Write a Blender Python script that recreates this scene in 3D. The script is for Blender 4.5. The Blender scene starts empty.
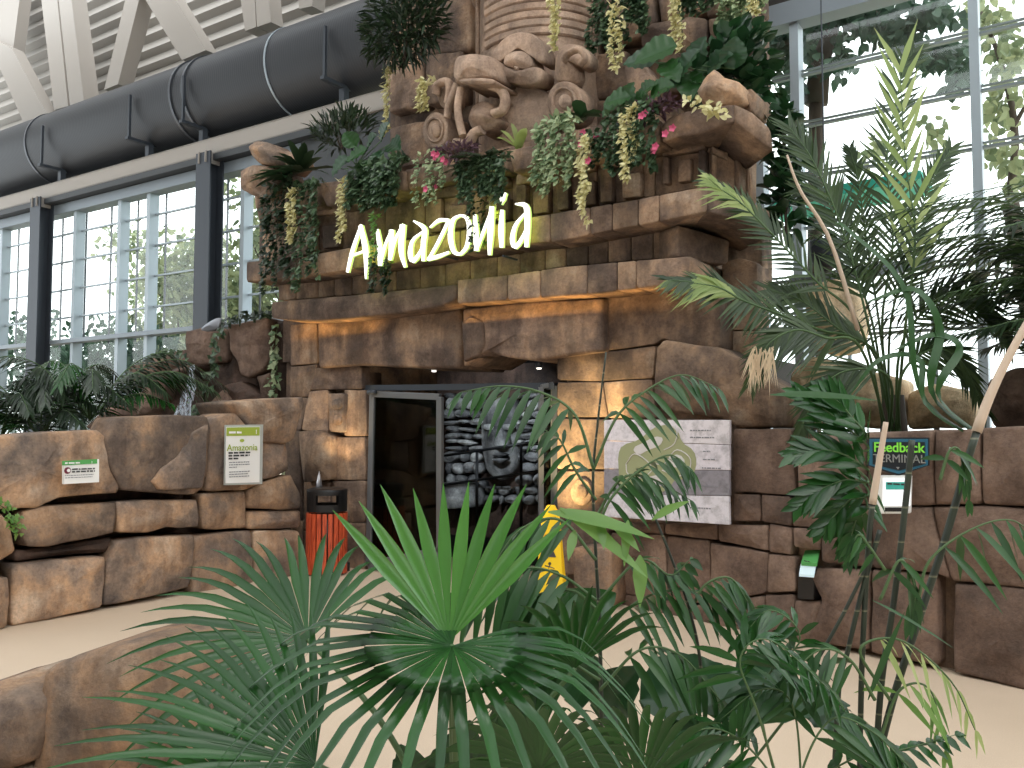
import bpy, bmesh, math, random
from mathutils import Vector, Matrix, noise
R = math.radians
rnd = random.Random(7)
S = bpy.context.scene
COL = S.collection
# ---------------------------------------------------------------- camera
F = 850.0; PT = R(3.03); YW = R(35); CP = Vector((0, -7.5, 1.7))
cd = bpy.data.cameras.new('camera'); cam = bpy.data.objects.new('camera', cd); COL.objects.link(cam)
cd.sensor_width = 36; cd.lens = 36*F/1024; cd.clip_end = 300; cd.clip_start = .05
cam.location = CP; cam.rotation_euler = (R(90)+PT, 0, YW)
S.camera = cam
# ---------------------------------------------------------------- sky, sun, exposure
W = bpy.data.worlds.new('world'); S.world = W; W.use_nodes = True
wn = W.node_tree.nodes; wl = W.node_tree.links
bg = wn['Background']
geo = wn.new('ShaderNodeTexCoord'); sep = wn.new('ShaderNodeSeparateXYZ'); wl.new(geo.outputs['Generated'], sep.inputs[0])
rp = wn.new('ShaderNodeValToRGB'); wl.new(sep.outputs['Z'], rp.inputs[0])
rp.color_ramp.elements[0].position = 0.0; rp.color_ramp.elements[0].color = (.85, .90, .92, 1)
rp.color_ramp.elements[1].position = .6; rp.color_ramp.elements[1].color = (.93, .97, 1, 1)
wl.new(rp.outputs[0], bg.inputs[0]); bg.inputs[1].default_value = 2.8
sl = bpy.data.lights.new('sun', 'SUN'); sl.energy = 1.5; sl.angle = R(35); sl.color = (1, .97, .92)
sun = bpy.data.objects.new('sun', sl); COL.objects.link(sun); sun.location = (6, -12, 14); sun.rotation_euler = Vector((-.5, .62, -1)).to_track_quat('-Z', 'Y').to_euler()
S.view_settings.view_transform = 'Standard'; S.view_settings.look = 'None'
S.view_settings.gamma = 1; S.view_settings.use_curve_mapping = False; S.view_settings.exposure = 0.12

# ---------------------------------------------------------------- projection helpers
def ray(px, py):
    x = (px-512)/F; z = -(py-384)/F; y = 1
    y, z = math.cos(PT)*y-math.sin(PT)*z, math.sin(PT)*y+math.cos(PT)*z
    return Vector((math.cos(YW)*x-math.sin(YW)*y, math.sin(YW)*x+math.cos(YW)*y, z))
def atY(px, py, Y): d = ray(px, py); return CP+d*((Y-CP.y)/d.y)
def atZ(px, py, Z): d = ray(px, py); return CP+d*((Z-CP.z)/d.z)
def atX(px, py, X): d = ray(px, py); return CP+d*((X-CP.x)/d.x)
def atD(px, py, D): return CP+ray(px, py)*D
class Plane:
    def __init__(s, o, yaw):
        s.o = Vector(o); a = R(yaw); s.U = Vector((math.cos(a), math.sin(a), 0)); s.N = Vector((math.sin(a), -math.cos(a), 0))
    def hit(s, px, py, off=0):
        d = ray(px, py); t = ((s.o+s.N*off)-CP).dot(s.N)/d.dot(s.N); return CP+d*t
    def uz(s, px, py, off=0):
        p = s.hit(px, py, off); return ((p-s.o).dot(s.U), p.z)
    def pt(s, u, z, d): return s.o+s.U*u+s.N*d+Vector((0, 0, z-s.o.z))

# ---------------------------------------------------------------- materials
def lin(r, g, b):
    f = lambda c: (c/255/12.92) if c/255 <= .04045 else ((c/255+.055)/1.055)**2.4
    return (f(r), f(g), f(b), 1)
MATS = {}
def mat(name, col=None, rough=.6, metal=0, emit=None, estr=0, spec=None, build=None):
    if name in MATS: return MATS[name]
    m = bpy.data.materials.new(name); m.use_nodes = True; b = m.node_tree.nodes['Principled BSDF']
    if col: b.inputs['Base Color'].default_value = col
    b.inputs['Roughness'].default_value = rough; b.inputs['Metallic'].default_value = metal
    if spec is not None: b.inputs['Specular IOR Level'].default_value = spec
    if emit: b.inputs['Emission Color'].default_value = emit; b.inputs['Emission Strength'].default_value = estr
    if build: build(m, m.node_tree.nodes, m.node_tree.links, b)
    MATS[name] = m; return m
def ramp(n, stops):
    r = n.new('ShaderNodeValToRGB'); e = r.color_ramp.elements
    e[0].position, e[0].color = stops[0]; e[1].position, e[1].color = stops[-1]
    for p, c in stops[1:-1]: k = e.new(p); k.color = c
    return r
def noise_tex(n, l, vec, scale, detail=6, rough=.6):
    t = n.new('ShaderNodeTexNoise'); t.inputs['Scale'].default_value = scale; t.inputs['Detail'].default_value = detail
    t.inputs['Roughness'].default_value = rough; l.new(vec, t.inputs['Vector']); return t
def stone_mat(name, stops, dark, bump=.6, streak=.5, tint=.22, rough=.85):
    def bld(m, n, l, b):
        g = n.new('ShaderNodeNewGeometry'); pos = g.outputs['Position']
        oi = n.new('ShaderNodeObjectInfo')
        off = n.new('ShaderNodeVectorMath'); off.operation = 'SCALE'; off.inputs['Scale'].default_value = 40
        comb = n.new('ShaderNodeCombineXYZ')
        for i in range(3): l.new(oi.outputs['Random'], comb.inputs[i])
        l.new(comb.outputs[0], off.inputs[0])
        add = n.new('ShaderNodeVectorMath'); add.operation = 'ADD'; l.new(pos, add.inputs[0]); l.new(off.outputs[0], add.inputs[1])
        v = add.outputs[0]
        n1 = noise_tex(n, l, v, 1.6, 8, .62); r1 = ramp(n, stops); l.new(n1.outputs['Fac'], r1.inputs[0])
        # vertical water streaks
        mp = n.new('ShaderNodeMapping'); mp.inputs['Scale'].default_value = (2.0, 2.0, .5); l.new(v, mp.inputs[0])
        n2 = noise_tex(n, l, mp.outputs[0], 1.6, 5, .55)
        r2 = ramp(n, [(.44, (1, 1, 1, 1)), (.58, (0, 0, 0, 1))]); l.new(n2.outputs['Fac'], r2.inputs[0])
        mx = n.new('ShaderNodeMix'); mx.data_type = 'RGBA'
        ml = n.new('ShaderNodeMath'); ml.operation = 'MULTIPLY'; ml.inputs[1].default_value = streak
        inv = n.new('ShaderNodeMath'); inv.operation = 'SUBTRACT'; inv.inputs[0].default_value = 1; l.new(r2.outputs[0], inv.inputs[1])
        l.new(inv.outputs[0], ml.inputs[0]); l.new(ml.outputs[0], mx.inputs[0]); l.new(r1.outputs[0], mx.inputs[6]); mx.inputs[7].default_value = dark
        # blotches
        n3 = noise_tex(n, l, v, 5.5, 9, .7); r3 = ramp(n, [(.36, (.66, .64, .64, 1)), (.5, (1, 1, 1, 1)), (.66, (1.15, 1.1, 1.04, 1))]); l.new(n3.outputs['Fac'], r3.inputs[0])
        m2 = n.new('ShaderNodeMix'); m2.data_type = 'RGBA'; m2.blend_type = 'MULTIPLY'; m2.inputs[0].default_value = .8
        l.new(mx.outputs[2], m2.inputs[6]); l.new(r3.outputs[0], m2.inputs[7])
        hs = n.new('ShaderNodeHueSaturation'); mr = n.new('ShaderNodeMapRange'); l.new(oi.outputs['Random'], mr.inputs[0])
        mr.inputs[3].default_value = 1-tint; mr.inputs[4].default_value = 1+tint; l.new(mr.outputs[0], hs.inputs['Value']); l.new(m2.outputs[2], hs.inputs['Color'])
        n5 = noise_tex(n, l, v, 38, 8, .75); r5 = ramp(n, [(.34, (.72, .70, .68, 1)), (.5, (1, 1, 1, 1)), (.68, (1.22, 1.2, 1.16, 1))]); l.new(n5.outputs['Fac'], r5.inputs[0])
        m5 = n.new('ShaderNodeMix'); m5.data_type = 'RGBA'; m5.blend_type = 'MULTIPLY'; m5.inputs[0].default_value = .75; l.new(hs.outputs[0], m5.inputs[6]); l.new(r5.outputs[0], m5.inputs[7]); l.new(m5.outputs[2], b.inputs['Base Color'])
        n4 = noise_tex(n, l, v, 9, 12, .74); bp = n.new('ShaderNodeBump'); bp.inputs['Strength'].default_value = bump; bp.inputs['Distance'].default_value = .05
        l.new(n4.outputs['Fac'], bp.inputs['Height']); l.new(bp.outputs[0], b.inputs['Normal'])
        b.inputs['Specular IOR Level'].default_value = .25
    return mat(name, rough=rough, build=bld)
M_STONE = stone_mat('sandstone', [(.36, lin(98, 82, 73)), (.46, lin(132, 112, 98)), (.56, lin(164, 136, 112)), (.68, lin(186, 166, 146))], lin(74, 65, 61), streak=.6)
M_BOULD = stone_mat('boulder_stone', [(.34, lin(104, 94, 88)), (.45, lin(150, 130, 114)), (.54, lin(184, 150, 120)), (.68, lin(196, 176, 156))], lin(88, 78, 74), streak=.5)
M_RED = stone_mat('red_brown_stone', [(.36, lin(94, 79, 71)), (.5, lin(122, 101, 89)), (.64, lin(146, 124, 110))], lin(80, 68, 62), streak=.35, tint=.1)
M_GREYST = stone_mat('carved_stone', [(.3, lin(142, 120, 104)), (.5, lin(182, 156, 136)), (.7, lin(206, 182, 162))], lin(100, 88, 80), streak=.5, tint=.08)
M_DARKST = stone_mat('wet_dark_stone', [(.3, lin(50, 42, 38)), (.5, lin(84, 68, 60)), (.7, lin(116, 92, 80))], lin(30, 26, 25), streak=.5, rough=.5)
M_CREAM = stone_mat('sunlit_cream_stone', [(.3, lin(190, 160, 120)), (.5, lin(222, 200, 165)), (.7, lin(240, 225, 195))], lin(150, 120, 90), streak=.4)  # cream stone, with the sunlight on the planter rocks put into its colour
M_INNER = stone_mat('inner_grey_stone', [(.36, lin(70, 70, 72)), (.5, lin(160, 160, 160)), (.62, lin(225, 225, 222))], lin(50, 50, 52), streak=.4)
def floor_b(m, n, l, b):
    g = n.new('ShaderNodeNewGeometry'); a = noise_tex(n, l, g.outputs['Position'], .6, 6, .6)
    r = ramp(n, [(.3, lin(198, 178, 155)), (.7, lin(210, 190, 167))]); l.new(a.outputs['Fac'], r.inputs[0])
    a2 = noise_tex(n, l, g.outputs['Position'], 160, 3, .7); r2 = ramp(n, [(.35, (.86, .86, .86, 1)), (.6, (1.02, 1.02, 1.02, 1))]); l.new(a2.outputs['Fac'], r2.inputs[0])
    mx = n.new('ShaderNodeMix'); mx.data_type = 'RGBA'; mx.blend_type = 'MULTIPLY'; mx.inputs[0].default_value = 1
    l.new(r.outputs[0], mx.inputs[6]); l.new(r2.outputs[0], mx.inputs[7]); l.new(mx.outputs[2], b.inputs['Base Color'])
M_FLOOR = mat('resin_floor', rough=.7, build=floor_b)
M_CORE = M_DARKST
def leaf_mat(name, c1, c2, rough=.35, trans=.25, spec=.5):
    def bld(m, n, l, b):
        g = n.new('ShaderNodeNewGeometry'); mx = n.new('ShaderNodeMix'); mx.data_type = 'RGBA'
        l.new(g.outputs['Random Per Island'], mx.inputs[0]); mx.inputs[6].default_value = c1; mx.inputs[7].default_value = c2
        l.new(mx.outputs[2], b.inputs['Base Color']); b.inputs['Specular IOR Level'].default_value = spec
        t = n.new('ShaderNodeBsdfTranslucent'); hs = n.new('ShaderNodeHueSaturation'); hs.inputs['Value'].default_value = 1.7; hs.inputs['Hue'].default_value = .48
        l.new(mx.outputs[2], hs.inputs['Color']); l.new(hs.outputs[0], t.inputs[0])
        ms = n.new('ShaderNodeMixShader'); ms.inputs[0].default_value = trans; l.new(b.outputs[0], ms.inputs[1]); l.new(t.outputs[0], ms.inputs[2])
        l.new(ms.outputs[0], n['Material Output'].inputs[0])
    return mat(name, rough=rough, build=bld)
G_FAN = leaf_mat('fan_palm_green', lin(22, 60, 22), lin(34, 80, 30), .26, .15, .4)
G_FANB = leaf_mat('young_fan_green', lin(52, 108, 42), lin(78, 136, 58), .22, .3, .9)
G_CANE = leaf_mat('cane_palm_green', lin(30, 62, 30), lin(50, 88, 44), .34, .2, .35)
G_BRIGHT = leaf_mat('bright_leaf_green', lin(74, 120, 52), lin(116, 152, 80), .38, .4)
G_DARK = leaf_mat('dark_leaf_green', lin(24, 40, 26), lin(44, 64, 40), .4, .15)
G_IVY = leaf_mat('ivy_green', lin(30, 54, 34), lin(92, 116, 84), .36, .15)
G_VAR = leaf_mat('variegated_green', lin(80, 112, 76), lin(178, 190, 150), .5, .2)
G_YEL = leaf_mat('golden_leaf', lin(176, 170, 112), lin(226, 222, 178), .5, .2)
G_DATE = leaf_mat('date_palm_green', lin(38, 58, 34), lin(70, 92, 52), .4, .3)
G_YG = leaf_mat('yellow_green_leaf', lin(126, 150, 84), lin(166, 180, 120), .45, .4)
G_DRY = leaf_mat('dry_leaf', lin(190, 170, 140), lin(214, 198, 168), .7, .3)
G_TREE = leaf_mat('overexposed_tree_green', lin(84, 104, 72), lin(150, 160, 120), .6, .3)  # overexposed paleness of the outdoor foliage is put into the leaf colour
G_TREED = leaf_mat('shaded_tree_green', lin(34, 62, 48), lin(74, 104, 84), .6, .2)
G_PINK = leaf_mat('pink_petal', lin(170, 60, 95), lin(215, 100, 135), .6, .2)
G_PURP = leaf_mat('purple_leaf', lin(70, 50, 58), lin(110, 82, 92), .6, .2)
G_BROAD = leaf_mat('broad_leaf_green', lin(28, 56, 34), lin(40, 76, 44), .35, .15)
M_STEM = mat('green_stem', lin(70, 96, 56), .55)
def cane_b(m, n, l, b):
    g = n.new('ShaderNodeNewGeometry'); s = n.new('ShaderNodeSeparateXYZ'); l.new(g.outputs['Position'], s.inputs[0])
    w = n.new('ShaderNodeMath'); w.operation = 'MULTIPLY'; w.inputs[1].default_value = 9; l.new(s.outputs['Z'], w.inputs[0])
    fr = n.new('ShaderNodeMath'); fr.operation = 'FRACT'; l.new(w.outputs[0], fr.inputs[0])
    r = ramp(n, [(.0, lin(120, 120, 95)), (.07, lin(34, 42, 34)), (1, lin(44, 54, 40))]); l.new(fr.outputs[0], r.inputs[0]); l.new(r.outputs[0], b.inputs['Base Color'])
M_CANE = mat('dark_ringed_cane', rough=.5, build=cane_b)
M_SHEATH = mat('pale_dry_sheath', lin(196, 176, 156), .8)
M_BARK = mat('bark', lin(70, 60, 50), .9)
M_STEEL = mat('dark_painted_steel', lin(62, 68, 76), .5, .3)
M_ALU = mat('window_aluminium', lin(160, 172, 180), .45, .3)
M_BEAM = mat('cream_painted_steel', lin(160, 154, 147), .6)
M_DECK = mat('pale_roof_deck', lin(158, 153, 146), .6)
def duct_b(m, n, l, b):
    g = n.new('ShaderNodeNewGeometry'); s = n.new('ShaderNodeSeparateXYZ'); l.new(g.outputs['Position'], s.inputs[0])
    w = n.new('ShaderNodeMath'); w.operation = 'MULTIPLY'; w.inputs[1].default_value = 110; l.new(s.outputs['X'], w.inputs[0])
    si = n.new('ShaderNodeMath'); si.operation = 'SINE'; l.new(w.outputs[0], si.inputs[0])
    bp = n.new('ShaderNodeBump'); bp.inputs['Strength'].default_value = .1; bp.inputs['Distance'].default_value = .01; l.new(si.outputs[0], bp.inputs['Height']); l.new(bp.outputs[0], b.inputs['Normal'])
M_DUCT = mat('charcoal_duct', lin(48, 51, 56), .5, .2, build=duct_b)
M_BLACK = mat('black_plastic', lin(22, 22, 24), .45)
M_DFRAME = mat('grey_door_frame', lin(120, 122, 124), .4, .5)
def fresnelish(n, l, k):
    lw = n.new('ShaderNodeLayerWeight'); lw.inputs[0].default_value = .5
    p = n.new('ShaderNodeMath'); p.operation = 'POWER'; p.inputs[1].default_value = 4; l.new(lw.outputs['Facing'], p.inputs[0])
    q = n.new('ShaderNodeMath'); q.operation = 'MULTIPLY_ADD'; q.inputs[1].default_value = k; q.inputs[2].default_value = .04; l.new(p.outputs[0], q.inputs[0]); return q
def glass_b(m, n, l, b):
    t = n.new('ShaderNodeBsdfTransparent'); t.inputs[0].default_value = (.985, 1, .99, 1)
    gl = n.new('ShaderNodeBsdfGlossy'); gl.inputs['Roughness'].default_value = .03
    fr = fresnelish(n, l, .1)
    ms = n.new('ShaderNodeMixShader'); l.new(fr.outputs[0], ms.inputs[0]); l.new(t.outputs[0], ms.inputs[1]); l.new(gl.outputs[0], ms.inputs[2]); l.new(ms.outputs[0], n['Material Output'].inputs[0])
M_GLASS = mat('clear_glass', build=glass_b)
def dglass_b(m, n, l, b):
    t = n.new('ShaderNodeBsdfTransparent'); t.inputs[0].default_value = (.3, .34, .3, 1)
    gl = n.new('ShaderNodeBsdfGlossy'); gl.inputs['Roughness'].default_value = .03; gl.inputs[0].default_value = (.8, .8, .8, 1)
    fr = fresnelish(n, l, .6)
    ms = n.new('ShaderNodeMixShader'); l.new(fr.outputs[0], ms.inputs[0]); l.new(t.outputs[0], ms.inputs[1]); l.new(gl.outputs[0], ms.inputs[2]); l.new(ms.outputs[0], n['Material Output'].inputs[0])
M_DGLASS = mat('tinted_door_glass', build=dglass_b)
M_WHITE = mat('white_print', lin(238, 238, 236), .6)
M_TXT = mat('dark_print', lin(60, 60, 62), .6)
M_LIME = mat('lime_print', lin(160, 178, 70), .6)
M_LGREEN = mat('green_print', lin(84, 164, 88), .6)
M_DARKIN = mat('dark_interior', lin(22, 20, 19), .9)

# ---------------------------------------------------------------- object helpers
def link_mesh(name, me, m, parent=None, smooth=True):
    o = bpy.data.objects.new(name, me); COL.objects.link(o)
    if m: me.materials.append(m)
    if smooth:
        for p in me.polygons: p.use_smooth = True
    if parent: o.parent = parent
    return o
def empty(name, loc=(0, 0, 0)):
    o = bpy.data.objects.new(name, None); COL.objects.link(o); o.location = loc; o.empty_display_size = .1; return o
def tag(o, label=None, cat=None, group=None, kind=None):
    if label: o['label'] = label
    if cat: o['category'] = cat
    if group: o['group'] = group
    if kind: o['kind'] = kind
    return o
def thing(name, label, cat, loc=(0, 0, 0), group=None): return tag(empty(name, loc), label, cat, group)
class MB:
    """collects faces in world space"""
    def __init__(s): s.v = []; s.f = []; s.mi = []
    def face(s, pts, mi=0):
        k = len(s.v); s.v += [Vector(p) for p in pts]; s.f.append(list(range(k, k+len(pts)))); s.mi.append(mi)
    def grid(s, rows, mi=0, close=False):
        k = len(s.v); w = len(rows[0])
        for r in rows: s.v += [Vector(p) for p in r]
        for i in range(len(rows)-1):
            for j in range(w if close else w-1):
                a = k+i*w+j; b_ = k+i*w+(j+1) % w; s.f.append([a, b_, b_+w, a+w]); s.mi.append(mi)
        return k
    def box(s, c, sx, sy, sz, yaw=0, mi=0, M=None):
        c = Vector(c); X = Vector((math.cos(yaw), math.sin(yaw), 0)); Y = Vector((-math.sin(yaw), math.cos(yaw), 0)); Z = Vector((0, 0, 1))
        if M: X, Y, Z = M
        k = len(s.v)
        for dz in (-.5, .5):
            for dx, dy in ((-.5, -.5), (.5, -.5), (.5, .5), (-.5, .5)): s.v.append(c+X*dx*sx+Y*dy*sy+Z*dz*sz)
        for q in ((3, 2, 1, 0), (4, 5, 6, 7), (0, 1, 5, 4), (1, 2, 6, 5), (2, 3, 7, 6), (3, 0, 4, 7)): s.f.append([k+i for i in q]); s.mi.append(mi)
    def bar(s, a, b, w, h, up=(0, 0, 1), mi=0):
        a = Vector(a); b = Vector(b); Y = (b-a).normalized(); X = Y.cross(Vector(up)).normalized(); Z = X.cross(Y)
        s.box((a+b)/2, w, (b-a).length, h, M=(X, Y, Z), mi=mi)
    def tube(s, pts, rad, n=8, cap=True, mi=0):
        pts = [Vector(p) for p in pts]; rs = rad if isinstance(rad, (list, tuple)) else [rad]*len(pts)
        rows = []; pu = None
        for i, p in enumerate(pts):
            t = (pts[min(i+1, len(pts)-1)]-pts[max(i-1, 0)]).normalized()
            u = (pu - t*pu.dot(t)) if pu is not None else t.orthogonal()
            u = u.normalized(); pu = u; w = t.cross(u)
            rows.append([p+(u*math.cos(2*math.pi*j/n)+w*math.sin(2*math.pi*j/n))*rs[i] for j in range(n)])
        k = s.grid(rows, mi, close=True)
        if cap:
            s.f.append([k+j for j in range(n)][::-1]); s.mi.append(mi)
            e = k+(len(rows)-1)*n; s.f.append([e+j for j in range(n)]); s.mi.append(mi)
    def extrude(s, poly, vec, mi=0, mi_side=None):
        vec = Vector(vec); poly = [Vector(p) for p in poly]; k = len(s.v); n = len(poly)
        s.v += poly+[p+vec for p in poly]; ms = mi if mi_side is None else mi_side
        s.f.append(list(range(k, k+n))[::-1]); s.mi.append(mi); s.f.append(list(range(k+n, k+2*n))); s.mi.append(mi)
        for i in range(n): j = (i+1) % n; s.f.append([k+i, k+j, k+n+j, k+n+i]); s.mi.append(ms)
    def build(s, name, m, parent=None, smooth=False, bevel=0):
        ms = m if isinstance(m, (list, tuple)) else [m]
        base = Vector((0, 0, 0)); 
        if parent is None and s.v:
            xs = [v.x for v in s.v]; ys = [v.y for v in s.v]; zs = [v.z for v in s.v]
            base = Vector(((min(xs)+max(xs))/2, (min(ys)+max(ys))/2, min(zs)))
        elif parent is not None:
            q = parent
            while q is not None: base = base+q.location; q = q.parent
        me = bpy.data.meshes.new(name); me.from_pydata([v-base for v in s.v], [], s.f)
        for x in ms: me.materials.append(x)
        for p, i in zip(me.polygons, s.mi): p.material_index = i; p.use_smooth = smooth
        me.validate(); me.update()
        bm = bmesh.new(); bm.from_mesh(me); bmesh.ops.recalc_face_normals(bm, faces=bm.faces); bm.to_mesh(me); bm.free()
        o = bpy.data.objects.new(name, me); COL.objects.link(o)
        if parent is not None: o.parent = parent
        else: o.location = base
        if bevel:
            b = o.modifiers.new('bevel', 'BEVEL'); b.width = bevel; b.segments = 2; b.limit_method = 'ANGLE'
        return o

def chaikin(P, q=.14):
    out = []
    for i in range(len(P)):
        a, b = P[i], P[(i+1) % len(P)]
        out += [(a[0]+(b[0]-a[0])*q, a[1]+(b[1]-a[1])*q), (b[0]+(a[0]-b[0])*q, b[1]+(a[1]-b[1])*q)]
    return out
def stone(name, pl, px, m, parent=None, off=0, thick=.4, r=.04, bulge=.03, rough=.018, seed=None, uv=None, q=.1, freq=2.6, back=None, facet=0):
    """a rock block: outline on plane pl, rounded front edge, rough face, solid to the back"""
    seed = rnd.random()*50 if seed is None else seed
    P = uv if uv else [pl.uz(x, y, off) for x, y in px]
    P = chaikin(P, q)
    if q > .05: P = chaikin(P, .25)
    per = sum(math.dist(P[i], P[(i+1) % len(P)]) for i in range(len(P))); n = max(28, min(110, int(per/.04)))
    out = []; 
    acc = 0; L = [math.dist(P[i], P[(i+1) % len(P)]) for i in range(len(P))]; k = 0; s0 = 0
    for j in range(n):
        t = per*j/n
        while s0+L[k] < t: s0 += L[k]; k += 1
        f = (t-s0)/max(L[k], 1e-9); a, b = P[k], P[(k+1) % len(P)]; out.append((a[0]+(b[0]-a[0])*f, a[1]+(b[1]-a[1])*f))
    cx = sum(p[0] for p in out)/n; cz = sum(p[1] for p in out)/n
    jo = []
    for (u, z) in out:
        w = noise.noise(Vector((u*4+seed, z*4, seed)))*rough*.7
        d = math.hypot(u-cx, z-cz) or 1; jo.append((u+(u-cx)/d*w, z+(z-cz)/d*w))
    out = jo
    mr = min(max(p[0] for p in out)-min(p[0] for p in out), max(p[1] for p in out)-min(p[1] for p in out))/2
    r = min(r, mr*.5)
    def fn(uu, zz):
        q_ = Vector((uu*freq+seed, zz*freq, seed*.7)); d_ = noise.voronoi(q_*.62)[0]
        return noise.fractal(q_, .9, 2.1, 5)*.8-min(1, (d_[1]-d_[0])*2.2 < .16 and 1 or 0)*.25+(d_[0]-.4)*facet
    mb = MB(); rows = []
    def ringpt(s_, d):
        row = []
        for (u, z) in out:
            uu = cx+(u-cx)*s_; zz = cz+(z-cz)*s_
            nn = fn(uu, zz)
            row.append(pl.pt(uu, zz, off+d+(nn*rough*1.6 if d > -thick*.8 else 0)))
        return row
    def ins(e, d):
        row = []
        for (u, z) in out:
            dx, dz = u-cx, z-cz
            # inset by distance e along each axis (keeps long blocks even)
            hx = (max(p[0] for p in out)-min(p[0] for p in out))/2; hz = (max(p[1] for p in out)-min(p[1] for p in out))/2
            uu = cx+dx*(1-e/max(hx, .02)); zz = cz+dz*(1-e/max(hz, .02))
            nn = fn(uu, zz)
            row.append(pl.pt(uu, zz, off+d+nn*rough*1.0))
        return row
    hx = (max(p[0] for p in out)-min(p[0] for p in out))/2; hz = (max(p[1] for p in out)-min(p[1] for p in out))/2
    rows.append(ringpt(back if back else 1, -thick)); rows.append(ins(0, -r))
    for a in (30, 60, 90): rows.append(ins(r*(1-math.cos(R(a)))*.9, -r+r*math.sin(R(a))))
    # inner rings
    M_ = 7
    base = r*.9
    for i in range(1, M_):
        f = i/M_
        row = []
        for (u, z) in out:
            u0 = cx+(u-cx)*(1-base/max(hx, .02)); z0 = cz+(z-cz)*(1-base/max(hz, .02))
            uu = u0+(cx-u0)*f; zz = z0+(cz-z0)*f
            nn = fn(uu, zz)
            row.append(pl.pt(uu, zz, off+bulge*math.sin(f*math.pi/2)+nn*rough*1.6))
        rows.append(row)
    k = mb.grid(rows, 0, close=True)
    mb.f.append([k+j for j in range(n)][::-1]); mb.mi.append(0)
    e = k+(len(rows)-1)*n; c = len(mb.v)
    nn = fn(cx, cz)
    mb.v.append(pl.pt(cx, cz, off+bulge+nn*rough*1.6))
    for j in range(n): mb.f.append([e+j, e+(j+1) % n, c]); mb.mi.append(0)
    return mb.build(name, m, parent, smooth=True)

# ---- leaves
UP = Vector((0, 0, 1))
SH = {'lance': [(0, .12), (.2, .8), (.45, 1), (.75, .6), (1, 0)], 'ovate': [(0, .3), (.15, .85), (.4, 1), (.7, .65), (1, 0)],
      'strap': [(0, .5), (.15, .9), (.6, 1), (.85, .6), (1, 0)], 'needle': [(0, .7), (.4, 1), (1, 0)],
      'ivy': [(0, .35), (.12, 1), (.38, .5), (.5, .62), (1, 0)]}
def leaf(mb, p, d, nrm, L, Wd, shape='lance', droop=.15, fold=.25, mi=0):
    p = Vector(p); d = Vector(d).normalized(); s = d.cross(Vector(nrm))
    if s.length < 1e-4: s = d.orthogonal()
    s.normalize(); u = s.cross(d).normalized()
    rows = []
    for t, w in SH[shape]:
        c = p+d*L*t - UP*droop*L*t*t*(1.0) ; hw = Wd*.5*w
        rows.append([c-s*hw+u*hw*fold, c, c+s*hw+u*hw*fold])
    mb.grid(rows, mi)
def rv(s=1): return Vector((rnd.uniform(-1, 1), rnd.uniform(-1, 1), rnd.uniform(-1, 1)))*s
def bez(P, n):
    """smooth curve through control points (Catmull-Rom)"""
    P = [Vector(p) for p in P]
    if len(P) == 2: return [P[0].lerp(P[1], i/(n-1)) for i in range(n)]
    Q = [P[0]*2-P[1]]+P+[P[-1]*2-P[-2]]; out = []; m = len(P)-1
    for i in range(n):
        t = i/(n-1)*m; k = min(int(t), m-1); t -= k; a, b, c, d = Q[k:k+4]
        out.append(.5*((2*b)+(c-a)*t+(2*a-5*b+4*c-d)*t*t+(3*b-a-3*c+d)*t**3))
    return out
def pinnate(parent, pts, L, Wd, m, n=22, start=.15, droop=.35, ang=55, nrm=None, shape='lance', stem_r=.006, name='frond', stem_m=None, hang=0, jit=.12, tip=.45, mstem=None):
    """feather frond: rachis through pts, leaflets down both sides (one mesh, stem a sub-part)"""
    C = bez(pts, 30); mb = MB()
    nn = Vector(nrm) if nrm is not None else UP
    for i in range(n):
        f = start+(1-start)*i/(n-1); k = min(f*29, 28.999); a = C[int(k)].lerp(C[int(k)+1], k-int(k)); t = (C[int(k)+1]-C[int(k)]).normalized()
        sd = t.cross(nn)
        if sd.length < .05: sd = t.orthogonal()
        sd.normalize(); g = (math.sin(math.pi*min(1, .22+f*.78)))**.55 if f > .3 else .75+f*.8
        g = max(tip, g)
        for s in (-1, 1):
            an = R(ang*(1-.45*f)+rnd.uniform(-6, 6)); d = t*math.cos(an)+sd*s*math.sin(an)-UP*hang*(.6+.4*rnd.random())+rv(jit)
            nl = sd.cross(t)*1.0+rv(.15); leaf(mb, a, d, nl, L*g*rnd.uniform(.85, 1.1), Wd, shape, droop*rnd.uniform(.7, 1.3), .22)
    fr = mb.build(name, m, parent, smooth=True)
    sb = MB(); sb.tube(C, [stem_r*(1.2-.9*i/29) for i in range(30)], 6); sb.build('rachis', stem_m or M_STEM, fr, smooth=True)
    return fr
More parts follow.
